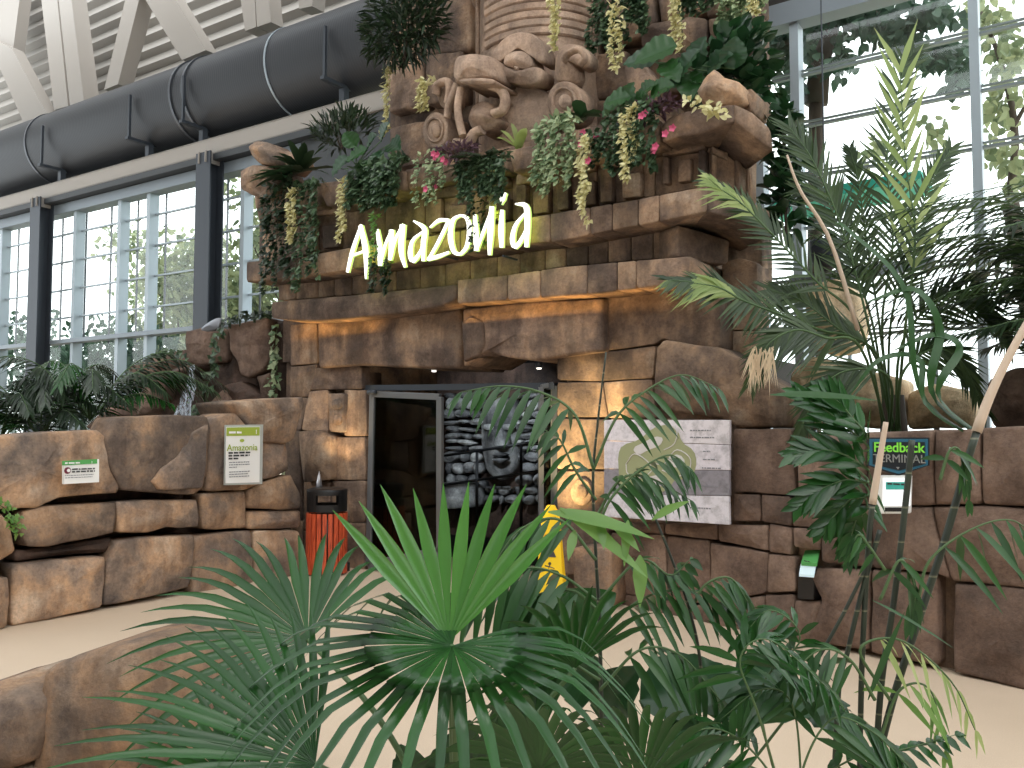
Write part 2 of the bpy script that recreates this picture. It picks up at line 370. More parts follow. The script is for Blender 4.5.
def fan(parent, hub, axis, nrm, L, m, nseg=30, spread=300, droop=.5, wid=.05, split=.5, hubstem=None, lmin=.6, name='fan_leaf', sm=None, cup=.0, tipdroop=.3, jit=.03):
    """pleated palmate leaf: segments joined near the hub, free and drooping beyond"""
    hub = Vector(hub); a = Vector(axis).normalized(); u = Vector(nrm); u = (u-a*u.dot(a)).normalized(); b = a.cross(u)
    mb = MB()
    fs = [0, .12, .25, .38, split, .62, .75, .88, 1]
    for i in range(nseg):
        th = R(spread)*((i+.5)/nseg-.5)+rnd.uniform(-jit, jit)*.5; dth = R(spread)/nseg/2
        Ls = L*(lmin+(1-lmin)*(math.cos(th*.5)**.8 if abs(th) < math.pi else 0))*rnd.uniform(.93, 1.05); tw = rnd.uniform(-.06, .06)
        dr = droop*rnd.uniform(.85, 1.2)
        rows = []
        for f in fs:
            r = Ls*f
            if f <= split: hw = max(math.tan(dth)*r, .0012)
            else: hw = math.tan(dth)*Ls*split*(1-((f-split)/(1-split))**1.5)+.0006
            d = a*math.cos(th)+b*math.sin(th); sd = -a*math.sin(th)+b*math.cos(th)
            c = hub+d*r+u*(cup*r+ (-hw*.35 if f <= split else -hw*.2)) - UP*(dr*L*f**2.4*.5 + (tipdroop*L*max(0, f-.6)**1.6)) + sd*tw*max(0, f-split)*L*.5
            # keep edges of joined part raised so the leaf is pleated
            rows.append([c-sd*hw+u*hw*.45, c, c+sd*hw+u*hw*.45])
        mb.grid(rows)
    o = mb.build(name, m, parent, smooth=True)
    if hubstem:
        sb = MB(); C = bez([hubstem[0]]+hubstem[1:]+[hub], 14); sb.tube(C, [.011-.004*i/13 for i in range(14)], 8); sb.build('petiole', sm or M_STEM, o, smooth=True)
    return o
def cluster(parent, c, rx, ry, rz, n, L, Wd, m, shape='ovate', outward=.8, droop=.2, name='leaves', up=.3):
    mb = MB(); c = Vector(c)
    for i in range(n):
        q = rv(); 
        while q.length > 1: q = rv()
        p = c+Vector((q.x*rx, q.y*ry, q.z*rz)); d = q*outward+rv(.6)+UP*up
        leaf(mb, p, d, UP+rv(.5), L*rnd.uniform(.7, 1.25), Wd*rnd.uniform(.8, 1.15), shape, droop)
    return mb.build(name, m, parent, smooth=True)
def strand(mb, top, ln, n, spread, L, Wd, shape, seed):
    """leaves along one hanging strand"""
    top = Vector(top)
    for i in range(int(n*1.6)):
        f = rnd.random()**.9; w = noise.noise(Vector((f*2.5, seed, 0)))*.06
        p = top-UP*ln*f+Vector((w+rnd.uniform(-1, 1)*spread*(1-.45*f), rnd.uniform(-1, .3)*spread, 0))
        leaf(mb, p, Vector((rnd.uniform(-1, 1), -.8+rnd.uniform(-.5, .4), rnd.uniform(-1.2, .2))), Vector((rnd.uniform(-.5, .5), -1, .4)), L*.78*rnd.uniform(.7, 1.2), Wd*.78*rnd.uniform(.8, 1.2), shape, .15)
def vine(top, bottom_z, width, m, label, n=90, L=.07, Wd=.05, shape='ivy', strands=3, name='hanging_vine', cat='vine', spread=.045, group=None, flowers=None):
    top = Vector(top); t = thing(name, label, cat, top, group); sm = MB(); mb = MB()
    for k in range(strands):
        x = (k+.5)/strands-.5; tp = top+Vector((x*width, rnd.uniform(-.05, .03), rnd.uniform(-.03, .06))); ln = (top.z-bottom_z)*rnd.uniform(.72, 1.0) if strands > 1 else top.z-bottom_z
        strand(mb, tp, ln, n//strands, spread, L, Wd, shape, k+tp.x)
        sm.tube([tp+Vector((noise.noise(Vector((f*2.5, k+tp.x, 0)))*.06, 0, -ln*f)) for f in [i/8 for i in range(9)]], .003, 5)
    # leaves tucked over the ledge at the top
    for i in range(max(6, n//8)): leaf(mb, top+Vector((rnd.uniform(-.5, .5)*width, rnd.uniform(-.05, .1), rnd.uniform(-.02, .06))), rv()+UP*.4, UP, L, Wd, shape)
    mb.build('leaves', m, t, smooth=True); sm.build('stem', M_STEM, t, smooth=True)
    if flowers:
        for (q, nfl) in flowers:
            for i in range(nfl):
                fb = MB(); c = Vector(q)+rv(.07)
                for a in range(5):
                    an = a*1.257; leaf(fb, c, Vector((math.cos(an), -.5, math.sin(an))), Vector((0, -1, 0)), .045, .04, 'ovate', 0)
                fb.build('flower', G_PINK, t, smooth=True)
    return t
def text(parent, s, p, U, size, m, ext=.002, name='lettering', align='LEFT', N=None, sx=1, bold=0):
    c = bpy.data.curves.new(name, 'FONT'); c.body = s; c.size = size; c.extrude = ext; c.align_x = align; c.offset = bold
    o = bpy.data.objects.new(name, c); COL.objects.link(o); c.materials.append(m)
    U = Vector(U).normalized(); Z = Vector((0, 0, 1)); Nn = U.cross(Z)
    Mx = Matrix((U, Z, Nn)).transposed().to_4x4(); base = Vector((0, 0, 0))
    if parent: q = parent; 
    while parent and q is not None: base = base+q.location; q = q.parent
    Mx.translation = Vector(p)-base
    me = bpy.data.meshes.new_from_object(o); bpy.data.objects.remove(o); me.transform(Mx @ Matrix.Diagonal((sx, 1, 1, 1)))
    o = bpy.data.objects.new(name, me); COL.objects.link(o)
    if parent: o.parent = parent
    return o

def scrib(parent, p, U, width, h, m, seed=0, name='print_line'):
    """one line of print too small to read in the photograph: word-length dashes"""
    r_ = random.Random(seed); U = Vector(U).normalized(); N_ = U.cross(UP); mb = MB(); x = 0; p = Vector(p)
    while x < width:
        w = min(width-x, h*r_.uniform(1.2, 4.5)); mb.extrude([p+U*x, p+U*(x+w), p+U*(x+w)+UP*h*r_.uniform(.8, 1.1), p+U*x+UP*h], N_*.001); x += w+h*.7
    return mb.build(name, m, parent)
# ================================================================= SETTING
mb = MB(); mb.box((-8, 1.5, -.05), 44, 26, .1); tag(mb.build('floor', M_FLOOR), kind='structure')
# --- outdoor ground beyond the glass
mb = MB(); mb.box((-14, 21, -.3), 70, 26, .1); o = tag(mb.build('ground', mat('outdoor_grass', lin(120, 140, 80), .9)), kind='structure')
# --- left window wall
WY = 2.4
w = tag(empty('window_1', (-17, WY, 0)), kind='structure')
mat('grey_head_rail', lin(130, 140, 148), .5, .3)
for x in (-24.0, -22.25, -19.03, -17.33, -16.31, -13.37, -11.9): 
    mb = MB(); mb.box((x, WY, 3.55), .11, .22, 7.0); mb.build('mullion', M_ALU, w)
for z in (1.2, 2.4, 4.25, 4.9, 5.55, 6.2):
    mb = MB(); mb.box((-17.8, WY+.04, z), 13.5, .05, .035); mb.build('glazing_bar', M_ALU, w)
mb = MB(); mb.box((-17.8, WY-.06, 3.68), 13.5, .26, .09); mb.build('sill_rail', mat('grey_head_rail'), w)
mb = MB(); mb.box((-17.8, WY-.02, 6.74), 13.5, .3, .22); mb.build('head_rail', mat('grey_head_rail', lin(130, 140, 148), .5, .3), w)
mb = MB(); mb.box((-17.8, WY+.07, 3.5), 13.4, .012, 6.9); mb.build('pane', M_GLASS, w)
# fine outer grid of bars
for i in range(40):
    if i % 3 == 0: mb = MB(); mb.box((-24.2+i*.33, WY+.3, 5.2), .035, .03, 3.2); mb.build('outer_bar', M_STEEL, w)
# right window wall
w = tag(empty('window_2', (-1, WY, 0)), kind='structure')
for x, ww in ((-3.34, .2), (-2.86, .1), (-1.02, .09), (.85, .09), (2.6, .09)):
    mb = MB(); mb.box((x, WY, 4.1), ww, .2, 4.9); mb.build('mullion', M_ALU, w)
for z in (1.9, 2.75, 3.42, 4.02, 4.62, 5.22, 5.83):
    mb = MB(); mb.box((-.35, WY+.03, z), 6.0, .06, .03); mb.box((-.35, WY+.03, z+.05), 6.0, .04, .018); mb.build('glazing_bar', mat('grey_glazing_bar', lin(120, 130, 132), .4, .5), w)
mb = MB(); mb.box((-.35, WY-.02, 6.55), 6.2, .26, .26); mb.build('head_rail', mat('grey_head_rail'), w)
mb = MB(); mb.box((-.35, WY+.07, 4.1), 6.0, .012, 4.9); mb.build('pane', M_GLASS, w)
mb = MB(); mb.box((-.35, WY+.1, .9), 6.6, .2, 1.5); tag(mb.build('wall_right', M_STONE), kind='structure')
mb = MB(); mb.box((-1, WY+.05, 7.6), 8.5, .3, 1.9); tag(mb.build('wall_header', mat('dark_header', lin(50, 48, 46), .8)), kind='structure')
mb = MB(); mb.box((-17.6, WY+.25, 7.15), 13.2, .2, .62); mb.box((-17.6, WY-.1, 6.93), 13.2, .5, .12); tag(mb.build('wall_left', mat('dark_spandrel', lin(58, 62, 66), .6)), kind='structure')
mb = MB(); mb.box((-10.3, WY+.35, 4.95), 2.9, .2, 4.1); tag(mb.build('wall_corner', mat('dark_spandrel')), kind='structure')
# --- steel columns
for x in (-20.0, -14.05):
    c = thing('steel_column', 'dark grey steel I-section column carrying the long cream beam, '+('nearer the waterfall rocks' if x > -17 else 'far left near the picture edge'), 'column', (x, 2.05, 0), 'steel window columns')
    mb = MB(); mb.box((x, 1.92, 3.5), .42, .03, 7.0); mb.box((x, 2.22, 3.5), .42, .03, 7.0); mb.box((x, 2.07, 3.5), .05, .3, 7.0); mb.build('flanged_post', M_STEEL, c)
    mb = MB(); mb.box((x+.1, 2.05, 6.9), .02, .36, .22); mb.box((x-.1, 2.05, 6.9), .02, .36, .22); mb.build('gusset_plate', M_BEAM, c)
# --- cream beam
t = thing('roof_beam', 'long cream painted steel beam running below the charcoal duct', 'beam', (-17, 2.15, 7))
mb = MB(); mb.box((-17.5, 2.12, 7.17), 16.3, .06, .32); mb.box((-17.5, 2.26, 7.32), 16.3, .34, .03); mb.box((-17.5, 2.26, 7.02), 16.3, .34, .03); mb.build('channel', M_BEAM, t)
mb = MB(); mb.box((-9.36, 2.1, 7.27), .12, .12, .62); mb.box((-9.2, 2.1, 7.27), .05, .1, .55); mb.build('end_plate', M_BEAM, t)
# --- duct
DY, DZ, DR = 2.75, 8.42, .86
t = thing('ventilation_duct', 'fat charcoal grey round ventilation duct under the roof', 'duct', (-16, DY, DZ))
rows = []
mb = MB()
for x in [-28+i*.5 for i in range(44)]: rows.append([Vector((x, DY+DR*math.cos(a*2*math.pi/48), DZ+DR*math.sin(a*2*math.pi/48))) for a in range(48)])
mb.grid(rows, close=True); mb.build('duct_body', M_DUCT, t, smooth=True)
def ring(x, m, wd=.05, rr=.02):
    mb = MB(); mb.grid([[Vector((xx, DY+(DR+q)*math.cos(a*2*math.pi/48), DZ+(DR+q)*math.sin(a*2*math.pi/48))) for a in range(48)] for xx, q in ((x-wd, 0), (x-wd, rr), (x+wd, rr), (x+wd, 0))], close=True)
    mb.build('clamp_ring', m, t, smooth=False)
for x in (-15.1, -14.7): ring(x, mat('duct_ring', lin(84, 88, 94), .4, .4), .03, .03)
ring(-12.35, M_ALU, .02, .015); ring(-20.5, mat('duct_ring'), .03, .02)
k = 0
for x, lb in ((-19.6, 'at the far left end of the duct'), (-16.3, 'left of the double duct ring'), (-14.55, 'right of the double duct ring'), (-10.75, 'beside the hanging dark shrub')):
    b = thing('duct_bracket', 'dark steel cradle bracket under the charcoal duct, '+lb, 'bracket', (x, DY-.6, 7.34), 'duct brackets on the beam')
    mb = MB(); mb.box((x, DY-.35, 7.66), .1, 1.3, .06); mb.build('cross_arm', M_STEEL, b)
    mb = MB(); mb.box((x, 2.28, 7.48), .12, .12, .32); mb.build('foot', M_STEEL, b)
    mb = MB(); mb.box((x, DY-.94, 8.12), .05, .05, .9); mb.build('hanger_rod', M_STEEL, b)
# --- roof deck: corrugated sheet rising toward the hall
t = tag(empty('ceiling', (-18, 2, 10)), kind='structure')
mb = MB(); n = 34
for i in range(n):
    y0, z0 = 4.9-i*.06, 8.4+i*.34; y1, z1 = y0-.06, z0+.34
    if True:
        a, b = (y0, z0), (y0-.16, z0+.10); c = (y1, z1)
        X0, X1 = -40, -7.2
        mb.grid([[Vector((x, y, z)) for x in (X0, X1)] for y, z in (a, b, c)])
mb.build('corrugated_deck', M_DECK, t)
mb = MB(); mb.box((-23, 4.6, 9.0), 33, .2, 1.2); mb.build('eaves_board', mat('dark_spandrel'), t)
def member(name, quad, Y, th, label):
    mb = MB(); P = [atY(x, y, Y) for x, y in quad]; mb.extrude(P, (0, th, 0)); o = mb.build(name, M_BEAM)
    return tag(o, label, 'beam', 'cream roof truss members')
ch = tag(empty('ceiling_hall_added', (-8, -5, 12)), kind='structure')  # added roof strips out of view, gaps break up the sky light and reflections
for i in range(7):
    mb = MB(); mb.box((-12 if i < 6 else -3, -14.6+i*2.9, 12.3), 42 if i < 6 else 14, 1.25 if i < 5 else 2.6, .25); mb.build('added_roof_panel', M_DECK, ch)
mb = MB(); mb.box((-12, -16.5, 6), 44, .3, 12); tag(mb.build('wall_back_added', mat('added_hall_wall', lin(120, 112, 100), .8)), kind='structure')  # added wall behind the camera, unseen, gives reflections a darker side
mb = MB(); mb.box((9.5, -7, 3), .3, 18, 6); tag(mb.build('wall_side_added', mat('added_hall_wall')), kind='structure')  # second added unseen wall, shapes the reflections from the right
member('truss_member', [(40, -12), (56, -12), (68, 106), (54, 110)], 3.0, .3, 'cream upright truss member with a centre groove, left half of the double post')
member('truss_member', [(57.5, -12), (70, -12), (84, 100), (70, 106)], 3.0, .4, 'cream upright truss member with a centre groove, right half of the double post')
member('truss_member', [(-14, 36), (12, 48), (48, 116), (24, 124)], 2.9, .3, 'cream diagonal truss member falling toward the duct at the far left edge')
member('truss_member', [(-6, -12), (21, -12), (13, 50), (-8, 46)], 3.1, .3, 'short greyish truss member above the far left diagonal')
member('truss_member', [(128, -12), (142, -12), (118, 84), (104, 90)], 3.0, .35, 'cream leaning truss member left of the dark roof gap')
member('truss_member', [(136, -16), (166, -16), (206, 50), (182, 60)], 2.9, .3, 'cream diagonal truss member right of the dark roof gap')
member('truss_member', [(239, -12), (254, -12), (256, 27), (245, 31)], 3.0, .35, 'cream vertical truss member above the duct, left half of the pair nearest the facade')
member('truss_member', [(255, -12), (268, -12), (271, 22), (257, 27)], 3.0, .3, 'cream vertical truss member above the duct, right half of the pair nearest the facade')
member('truss_member', [(298, -12), (314, -12), (312, 6), (299, 9)], 3.0, .3, 'small stub of cream truss member topmost above the duct')

_piv = Vector((-22, 2.2, 0)); _rz = R(2.4)
for o in list(COL.objects):
    if o.parent is None and o.name.split('.')[0] in ('window_1', 'wall_left', 'steel_column', 'roof_beam', 'ventilation_duct', 'duct_bracket', 'ceiling', 'truss_member'):
        if o.name == 'truss_member': pass
        if o.name.startswith('truss'): continue
        o.location = _piv+Matrix.Rotation(_rz, 3, 'Z') @ (o.location-_piv); o.rotation_euler.z = _rz
# ================================================================= FACADE
wf = tag(empty('wall_front', (-6, .5, 0)), kind='structure')
PA = Plane((-6, 0, 0), 0)
PB = Plane((-4, 0, 0), -14.5)
# solid core behind the blocks
mb = MB()
mb.box((-8.3, .8, 1.35), 1.56, 1.3, 2.7)      # left pier
mb.box((-3.95, .8, 1.35), 1.4, 1.3, 2.7)      # right pier
mb.box((-6.15, .75, 3.35), 5.9, 1.3, 1.5)     # above door
mb.build('core', M_STONE, wf)
mb = MB(); mb.box((-6.4, .85, 4.25), 6.2, 1.7, 1.1); mb.build('platform_core', M_STONE, wf)
def blk(px, off=0, pl=PA, m=M_STONE, par=wf, name='stone_block', **k):
    k.setdefault('thick', .35); k.setdefault('r', .013); k.setdefault('bulge', .015); k.setdefault('rough', .008); k.setdefault('q', .02)
    return stone(name, pl, px, m, par, off, **k)
# left pier
for px in [[(290, 325), (316.5, 322), (317, 363), (290, 366)], [(290, 367), (317, 364), (309, 397), (290, 397)],
           [(310, 368), (361, 366), (362, 389), (310, 390)], [(309, 391), (328, 390), (328, 434), (301, 430)],
           [(344, 390), (366, 390), (366, 436), (344, 436)], [(331, 437), (365, 437), (365, 480), (331, 480)],
           [(303, 481), (330, 481), (330, 530), (303, 530)], [(331, 481), (365, 481), (365, 522), (331, 522)], [(303, 531), (330, 531), (330, 585), (303, 585)], [(331, 523), (365, 523), (365, 572), (331, 576)], [(290, 398), (308, 398), (300, 430), (290, 430)], [(286, 431), (299, 431), (302, 520), (286, 520)], [(286, 521), (302, 521), (302, 588), (286, 588)]]:
    blk(px)
blk([(298, 432), (314, 430), (331, 437), (330, 480), (303, 482)], .12, bulge=.08)
blk([(328, 394), (344, 393), (343, 432), (329, 432)], .07, m=M_BOULD, name='carved_glyph', rough=.02)
for c in ((336, 404), (336, 420)): blk([(331, c[1]-5), (341, c[1]-5), (341, c[1]+5), (331, c[1]+5)], .10, m=M_BOULD, name='carved_glyph', q=.25)
# lintel
blk([(317, 321), (385, 318), (459, 309), (462, 330), (458, 368), (434, 368), (400, 367), (361, 365), (318, 368)], .1, name='lintel_stone', thick=.9, bulge=.04, r=.04)
blk([(462, 309), (520, 302), (602, 298), (602, 351), (575, 354), (556, 357), (534, 361), (505, 357), (487, 352), (463, 367)], .14, name='lintel_stone', thick=.9, bulge=.05, r=.04)
blk([(461, 322), (470, 316), (482, 322), (484, 344), (478, 356), (463, 362)], .2, name='lintel_stone', r=.03)
for px in [[(603, 298), (640, 293), (694, 290), (720, 296), (720, 349), (684, 345), (663, 338), (655, 344), (603, 351)],
           [(557, 356), (602, 352), (655, 346), (653, 378), (596, 381), (557, 380)],
           [(557, 382), (602, 382), (608, 417), (557, 417)], [(603, 382), (652, 379), (656, 412), (660, 418), (609, 418)],
           [(557, 418.5), (608, 419), (608, 469), (557, 469)], [(557, 471), (608, 471), (608, 520), (557, 520)], [(557, 521), (608, 522), (612, 575), (557, 575)],
           [(609, 419), (732, 419), (732, 523), (609, 523)]]:
    blk(px)
# relief swirl on the right pier
for rr, dd in ((14, .05), (7, .08)):
    blk([(581+rr*.8*math.cos(a*.52), 492+rr*math.sin(a*.52)) for a in range(12)], dd, name='carved_spiral', thick=.1, r=.015, q=.2)
blk([(655, 347), (662, 339), (680, 342), (718, 348), (728, 356), (740, 359), (749, 366), (753, 373), (775, 384), (792, 396), (792, 428), (737, 428), (722, 418), (662, 411), (652, 392)], .22, bulge=.08, r=.06, rough=.025, thick=.6)
blk([(722, 262), (740, 258), (757, 262), (757, 330), (722, 330)], -.35, m=M_STONE)
blk([(722, 331), (757, 331), (757, 372), (740, 362), (722, 352)], -.35, m=M_STONE)
# lower right wall, slightly angled
for px in [[(733, 429), (791, 429), (795, 495), (733, 492)], [(733, 494), (760, 494), (760, 521), (733, 521)], [(761, 495), (790, 497), (791, 526), (761, 522)],
           [(792, 497), (824, 505), (822, 529), (792, 526)], [(718, 524), (768, 525), (768, 551), (718, 541)], [(769, 524), (791, 528), (791, 555), (769, 552)],
           [(793, 528), (822, 530), (820, 550), (793, 547)], [(664, 524), (717, 524), (717, 540), (664, 534)], [(609, 522), (663, 524), (663, 534), (609, 531)],
           [(610, 533), (665, 535), (666, 600), (612, 592)], [(667, 536), (709, 541), (710, 604), (667, 600)], [(710, 543), (768, 553), (766, 593), (711, 604)], [(612, 593), (666, 601), (690, 605), (690, 632), (612, 616)],
           [(691, 606), (764, 596), (764, 642), (691, 630)], [(768, 554), (794, 557), (795, 592), (767, 593)], [(765, 595), (794, 594), (794, 645), (765, 641)], [(795, 601), (821, 601), (821, 648), (795, 646)]]:
    blk(px, pl=PB, off=.02, m=M_RED, rough=.014, bulge=.03)
mb = MB(); a = PB.pt(-.3, 1, -.42); b = PB.pt(1.35, 1, -.42); mb.bar((a.x, a.y, 1.0), (b.x, b.y, 1.0), .4, 2.0); mb.build('wall_core', M_STONE, wf)
# feedback wall
wr = tag(empty('wall_garden', (-1, -.5, 0)), kind='structure')
for px in [[(797, 440), (830, 436), (865, 432), (866, 504), (825, 502), (797, 494)], [(822, 505), (872, 506), (870, 568), (820, 563)], [(866, 432), (900, 431), (933, 430), (933, 505), (867, 505)],
           [(934, 430), (979, 428.5), (980, 504), (934, 505)], [(981, 428), (1010, 426), (1060, 425), (1060, 508), (981, 504)],
           [(873, 506), (930, 507), (950, 580), (937, 574), (871, 568)], [(931, 507), (990, 506), (1060, 512), (1060, 592), (950, 581)], [(806, 569), (869, 570), (869, 651), (806, 642), (822, 600)],
           [(871, 570), (936, 576), (937, 667), (871, 653)], [(953, 584), (990, 586), (1060, 595), (1060, 700), (1000, 684), (953, 672)], [(1062, 425), (1160, 420), (1160, 600), (1062, 592)], [(1062, 595), (1160, 602), (1160, 725), (1062, 702)]]:
    blk(px, pl=PB, off=.06, m=M_RED, par=wr, rough=.014, bulge=.04, r=.035, thick=.45)
mb = MB(); a = PB.pt(1.35, 1, -.4); b = PB.pt(5.2, 1, -.4); mb.bar((a.x, a.y, .83), (b.x, b.y, .83), .6, 1.66); mb.build('wall_core', M_STONE, wr)
# planter soil behind the garden wall
mb = MB(); mb.box((.1, 1.15, .82), 5.4, 2.1, 1.6); tag(mb.build('planter_soil', M_BARK), 'dark soil bed behind the brown stone garden wall', 'soil')
# ---- ledges
def strip(xs, top, bot, off, m=M_STONE, pl=PA, **k):
    """row of touching blocks between two edge curves given in pixels"""
    def iy(c, x):
        for (x0, y0), (x1, y1) in zip(c, c[1:]):
            if x0 <= x <= x1: return y0+(y1-y0)*(x-x0)/(x1-x0)
        return c[0][1] if x < c[0][0] else c[-1][1]
    for a, b in zip(xs, xs[1:]):
        mid = (a+b)/2; P = [(a+.25, iy(top, a)), (mid, iy(top, mid)), (b-.25, iy(top, b)), (b-.25, iy(bot, b)), (mid, iy(bot, mid)), (a+.25, iy(bot, a))]
        blk(P, off, pl=pl, m=m, **k)
L1o, R2o, L2o, FRo, L3o = .38, .12, .5, .1, .5
blk([(271, 302), (300, 299), (340, 296), (400, 290), (456, 284), (455, 300), (443, 306), (400, 313), (364, 317), (319, 321), (291, 321), (271, 318)], L1o, name='ledge', thick=.9, r=.03, bulge=.02)
strip([457, 507, 540, 587, 617, 636, 690], [(457, 280), (507, 275), (560, 267), (617, 262), (690, 256)], [(457, 304), (510, 300), (560, 296), (600, 293), (650, 287), (690, 281)], L1o, name='ledge', thick=.9, r=.018, rough=.005)
# row of small bricks
top2 = [(260, 278), (345, 268), (400, 262), (470, 255), (560, 243), (607, 236), (656, 228), (690, 224)]; bot2 = [(260, 303), (271, 301), (340, 296), (456, 285), (560, 267), (617, 262), (690, 256)]
strip([278, 296, 318, 334, 352, 372, 396, 420, 445, 470, 497, 520, 545, 566, 588, 608, 631, 653, 676], top2, bot2, R2o, name='brick', thick=.3, rough=.004)
# ledge 2
top = [(246, 262), (297, 258), (345, 248), (400, 241), (470, 229), (531, 217), (560, 212), (638, 199), (690, 189), (707, 186)]
bot = [(246, 282), (297, 278), (345, 270), (400, 263), (470, 252), (531, 243), (560, 241), (607, 231), (656, 222), (707, 212)]
strip([246, 300, 352, 410, 460, 505, 550, 590, 612, 638, 659, 707], top, bot, L2o, name='ledge', thick=.85, r=.018, rough=.005)
P = PA.hit(707, 186, L2o); PC = Plane(P, 42)
blk([(707, 186), (740, 196), (771, 211), (772, 236), (737, 219), (707, 212)], 0, pl=PC, name='ledge', thick=.7, r=.03)
P1 = PA.hit(690, 256, L1o); PD1 = Plane(P1, 60)
blk([(690, 256), (712, 266), (712, 290), (690, 281)], 0, pl=PD1, name='ledge', thick=.5, r=.02)
blk([(678, 225), (712, 235), (730, 240), (728, 264), (700, 262), (678, 257)], -.15, pl=PD1, name='brick', thick=.3)
blk([(722, 222), (762, 228), (762, 300), (722, 300)], -.5, name='stone_block', thick=.3)
# frieze with stepped relief
frt = [(262, 200), (326, 200), (400, 188), (470, 178), (545, 165), (600, 152), (655, 143), (705, 136)]; frb = [(262, 262), (345, 248), (470, 229), (560, 212), (638, 199), (707, 186)]
xs = [262, 300, 340, 385, 425, 470, 512, 552, 597, 643, 655, 705]
strip(xs, frt, frb, FRo, name='frieze_panel', thick=.3, rough=.006)
def fr_(px, o): blk(px, FRo+o, name='frieze_relief', thick=.12, r=.012, rough=.004, bulge=.005)
for (x0, x1) in ((305, 338), (430, 466), (470, 508), (516, 548), (557, 594), (600, 640)):
    f = lambda x, t: (lambda a, b: a+(b-a)*t)(*[next(y0+(y1-y0)*(x-xa)/(xb-xa) for (xa, y0), (xb, y1) in zip(c, c[1:]) if xa <= x <= xb) for c in (frt, frb)])
    q = x0+(x1-x0)*.3; r_ = x0+(x1-x0)*.65
    fr_([(x0, f(x0, .1)), (x1, f(x1, .1)), (x1, f(x1, .30)), (x0, f(x0, .30))], .09); fr_([(x0, f(x0, .31)), (q, f(q, .31)), (q, f(q, .95)), (x0, f(x0, .95))], .09)
    fr_([(r_-4, f(r_, .5)), (x1, f(x1, .5)), (x1, f(x1, .95)), (r_-4, f(r_, .95))], .09)
fr_([(662, 150), (704, 143), (704, 149), (662, 156)], .09); fr_([(662, 157), (668, 156), (668, 183), (662, 184)], .09); fr_([(678, 160), (690, 158), (690, 180), (678, 182)], .09); fr_([(698, 150), (705, 149), (705, 182), (698, 183)], .09)
P3 = PA.hit(706, 140, FRo); PE = Plane(P3, 42)
blk([(706, 138), (730, 142), (757, 160), (757, 205), (732, 198), (706, 188)], 0, pl=PE, name='frieze_panel', thick=.3)
for px in ([(712, 146), (728, 153), (728, 160), (712, 152)], [(712, 154), (717, 156), (717, 186), (712, 184)], [(736, 158), (742, 162), (742, 198), (736, 194)], [(748, 164), (753, 168), (753, 200), (748, 198)]): blk(px, .05, pl=PE, name='frieze_relief', thick=.1, r=.01)
# top ledge
blk([(668, 118), (682, 112), (704, 108), (733, 104), (735, 121), (715, 128), (700, 134), (677, 137), (662, 143), (660, 126)], L3o, name='ledge', thick=.9, r=.025, rough=.008)
P4 = PA.hit(735, 112, L3o); PF = Plane(P4, 42)
blk([(735, 104), (752, 112), (771, 129), (774, 150), (756, 138), (735, 121)], 0, pl=PF, name='ledge', thick=.8, r=.025, rough=.006)
blk([(571, 140), (600, 136), (635, 124), (660, 119), (660, 144), (610, 154), (571, 158)], L3o-.05, name='ledge', thick=.8, r=.04)
blk([(508, 150), (540, 143), (570, 140), (570, 158), (513, 172)], L3o, name='ledge', thick=.8, r=.03)
blk([(430, 168), (507, 152), (507, 172), (430, 186)], L3o-.2, name='ledge', thick=.6, r=.03)
blk([(405, 169), (429, 166), (429, 184), (408, 190)], L3o-.05, name='ledge', thick=.7, r=.03)
blk([(316, 183), (340, 180), (364, 176), (404, 170), (404, 190), (364, 198), (326, 206)], L3o, name='ledge', thick=.8, r=.03)
blk([(268, 190), (316, 184), (320, 206), (270, 212)], L3o-.1, name='ledge', thick=.7, r=.03)
blk([(236, 168), (250, 164), (264, 165), (276, 180), (274, 194), (262, 199), (240, 190)], L3o+.1, name='ledge', thick=.6, r=.08, bulge=.06, rough=.05)
blk([(252, 195), (268, 190), (274, 200), (274, 222), (258, 222)], L3o-.2, name='ledge', thick=.5, r=.06, rough=.03)
# loose rocks on the parapet
for px, off, lb in (([(245, 146), (255, 139), (268, 142), (275, 150), (273, 163), (256, 164)], .6, 'angular pinkish rock perched on the far left end of the top ledge'),
                ([(273, 150), (288, 150), (293, 160), (284, 172), (274, 166)], .4, 'small squarish rock right beside the leftmost rock on the top ledge'),
                ([(694, 90), (702, 76), (712, 66), (722, 76), (740, 80), (742, 97), (722, 106), (700, 104)], .45, 'jagged tan rock perched on the right corner of the top ledge'),
                ([(740, 88), (750, 86), (756, 96), (752, 112), (742, 108)], .2, 'small dark-based rock behind the jagged corner rock on the top ledge')):
    tag(stone('rock', PA, px, M_BOULD, None, off, .35, .08, .08, .05, q=.1), lb, 'rock')
blk([(624, 66), (640, 60), (652, 78), (648, 96), (628, 96)], -.3, name='stone_block', thick=.3)
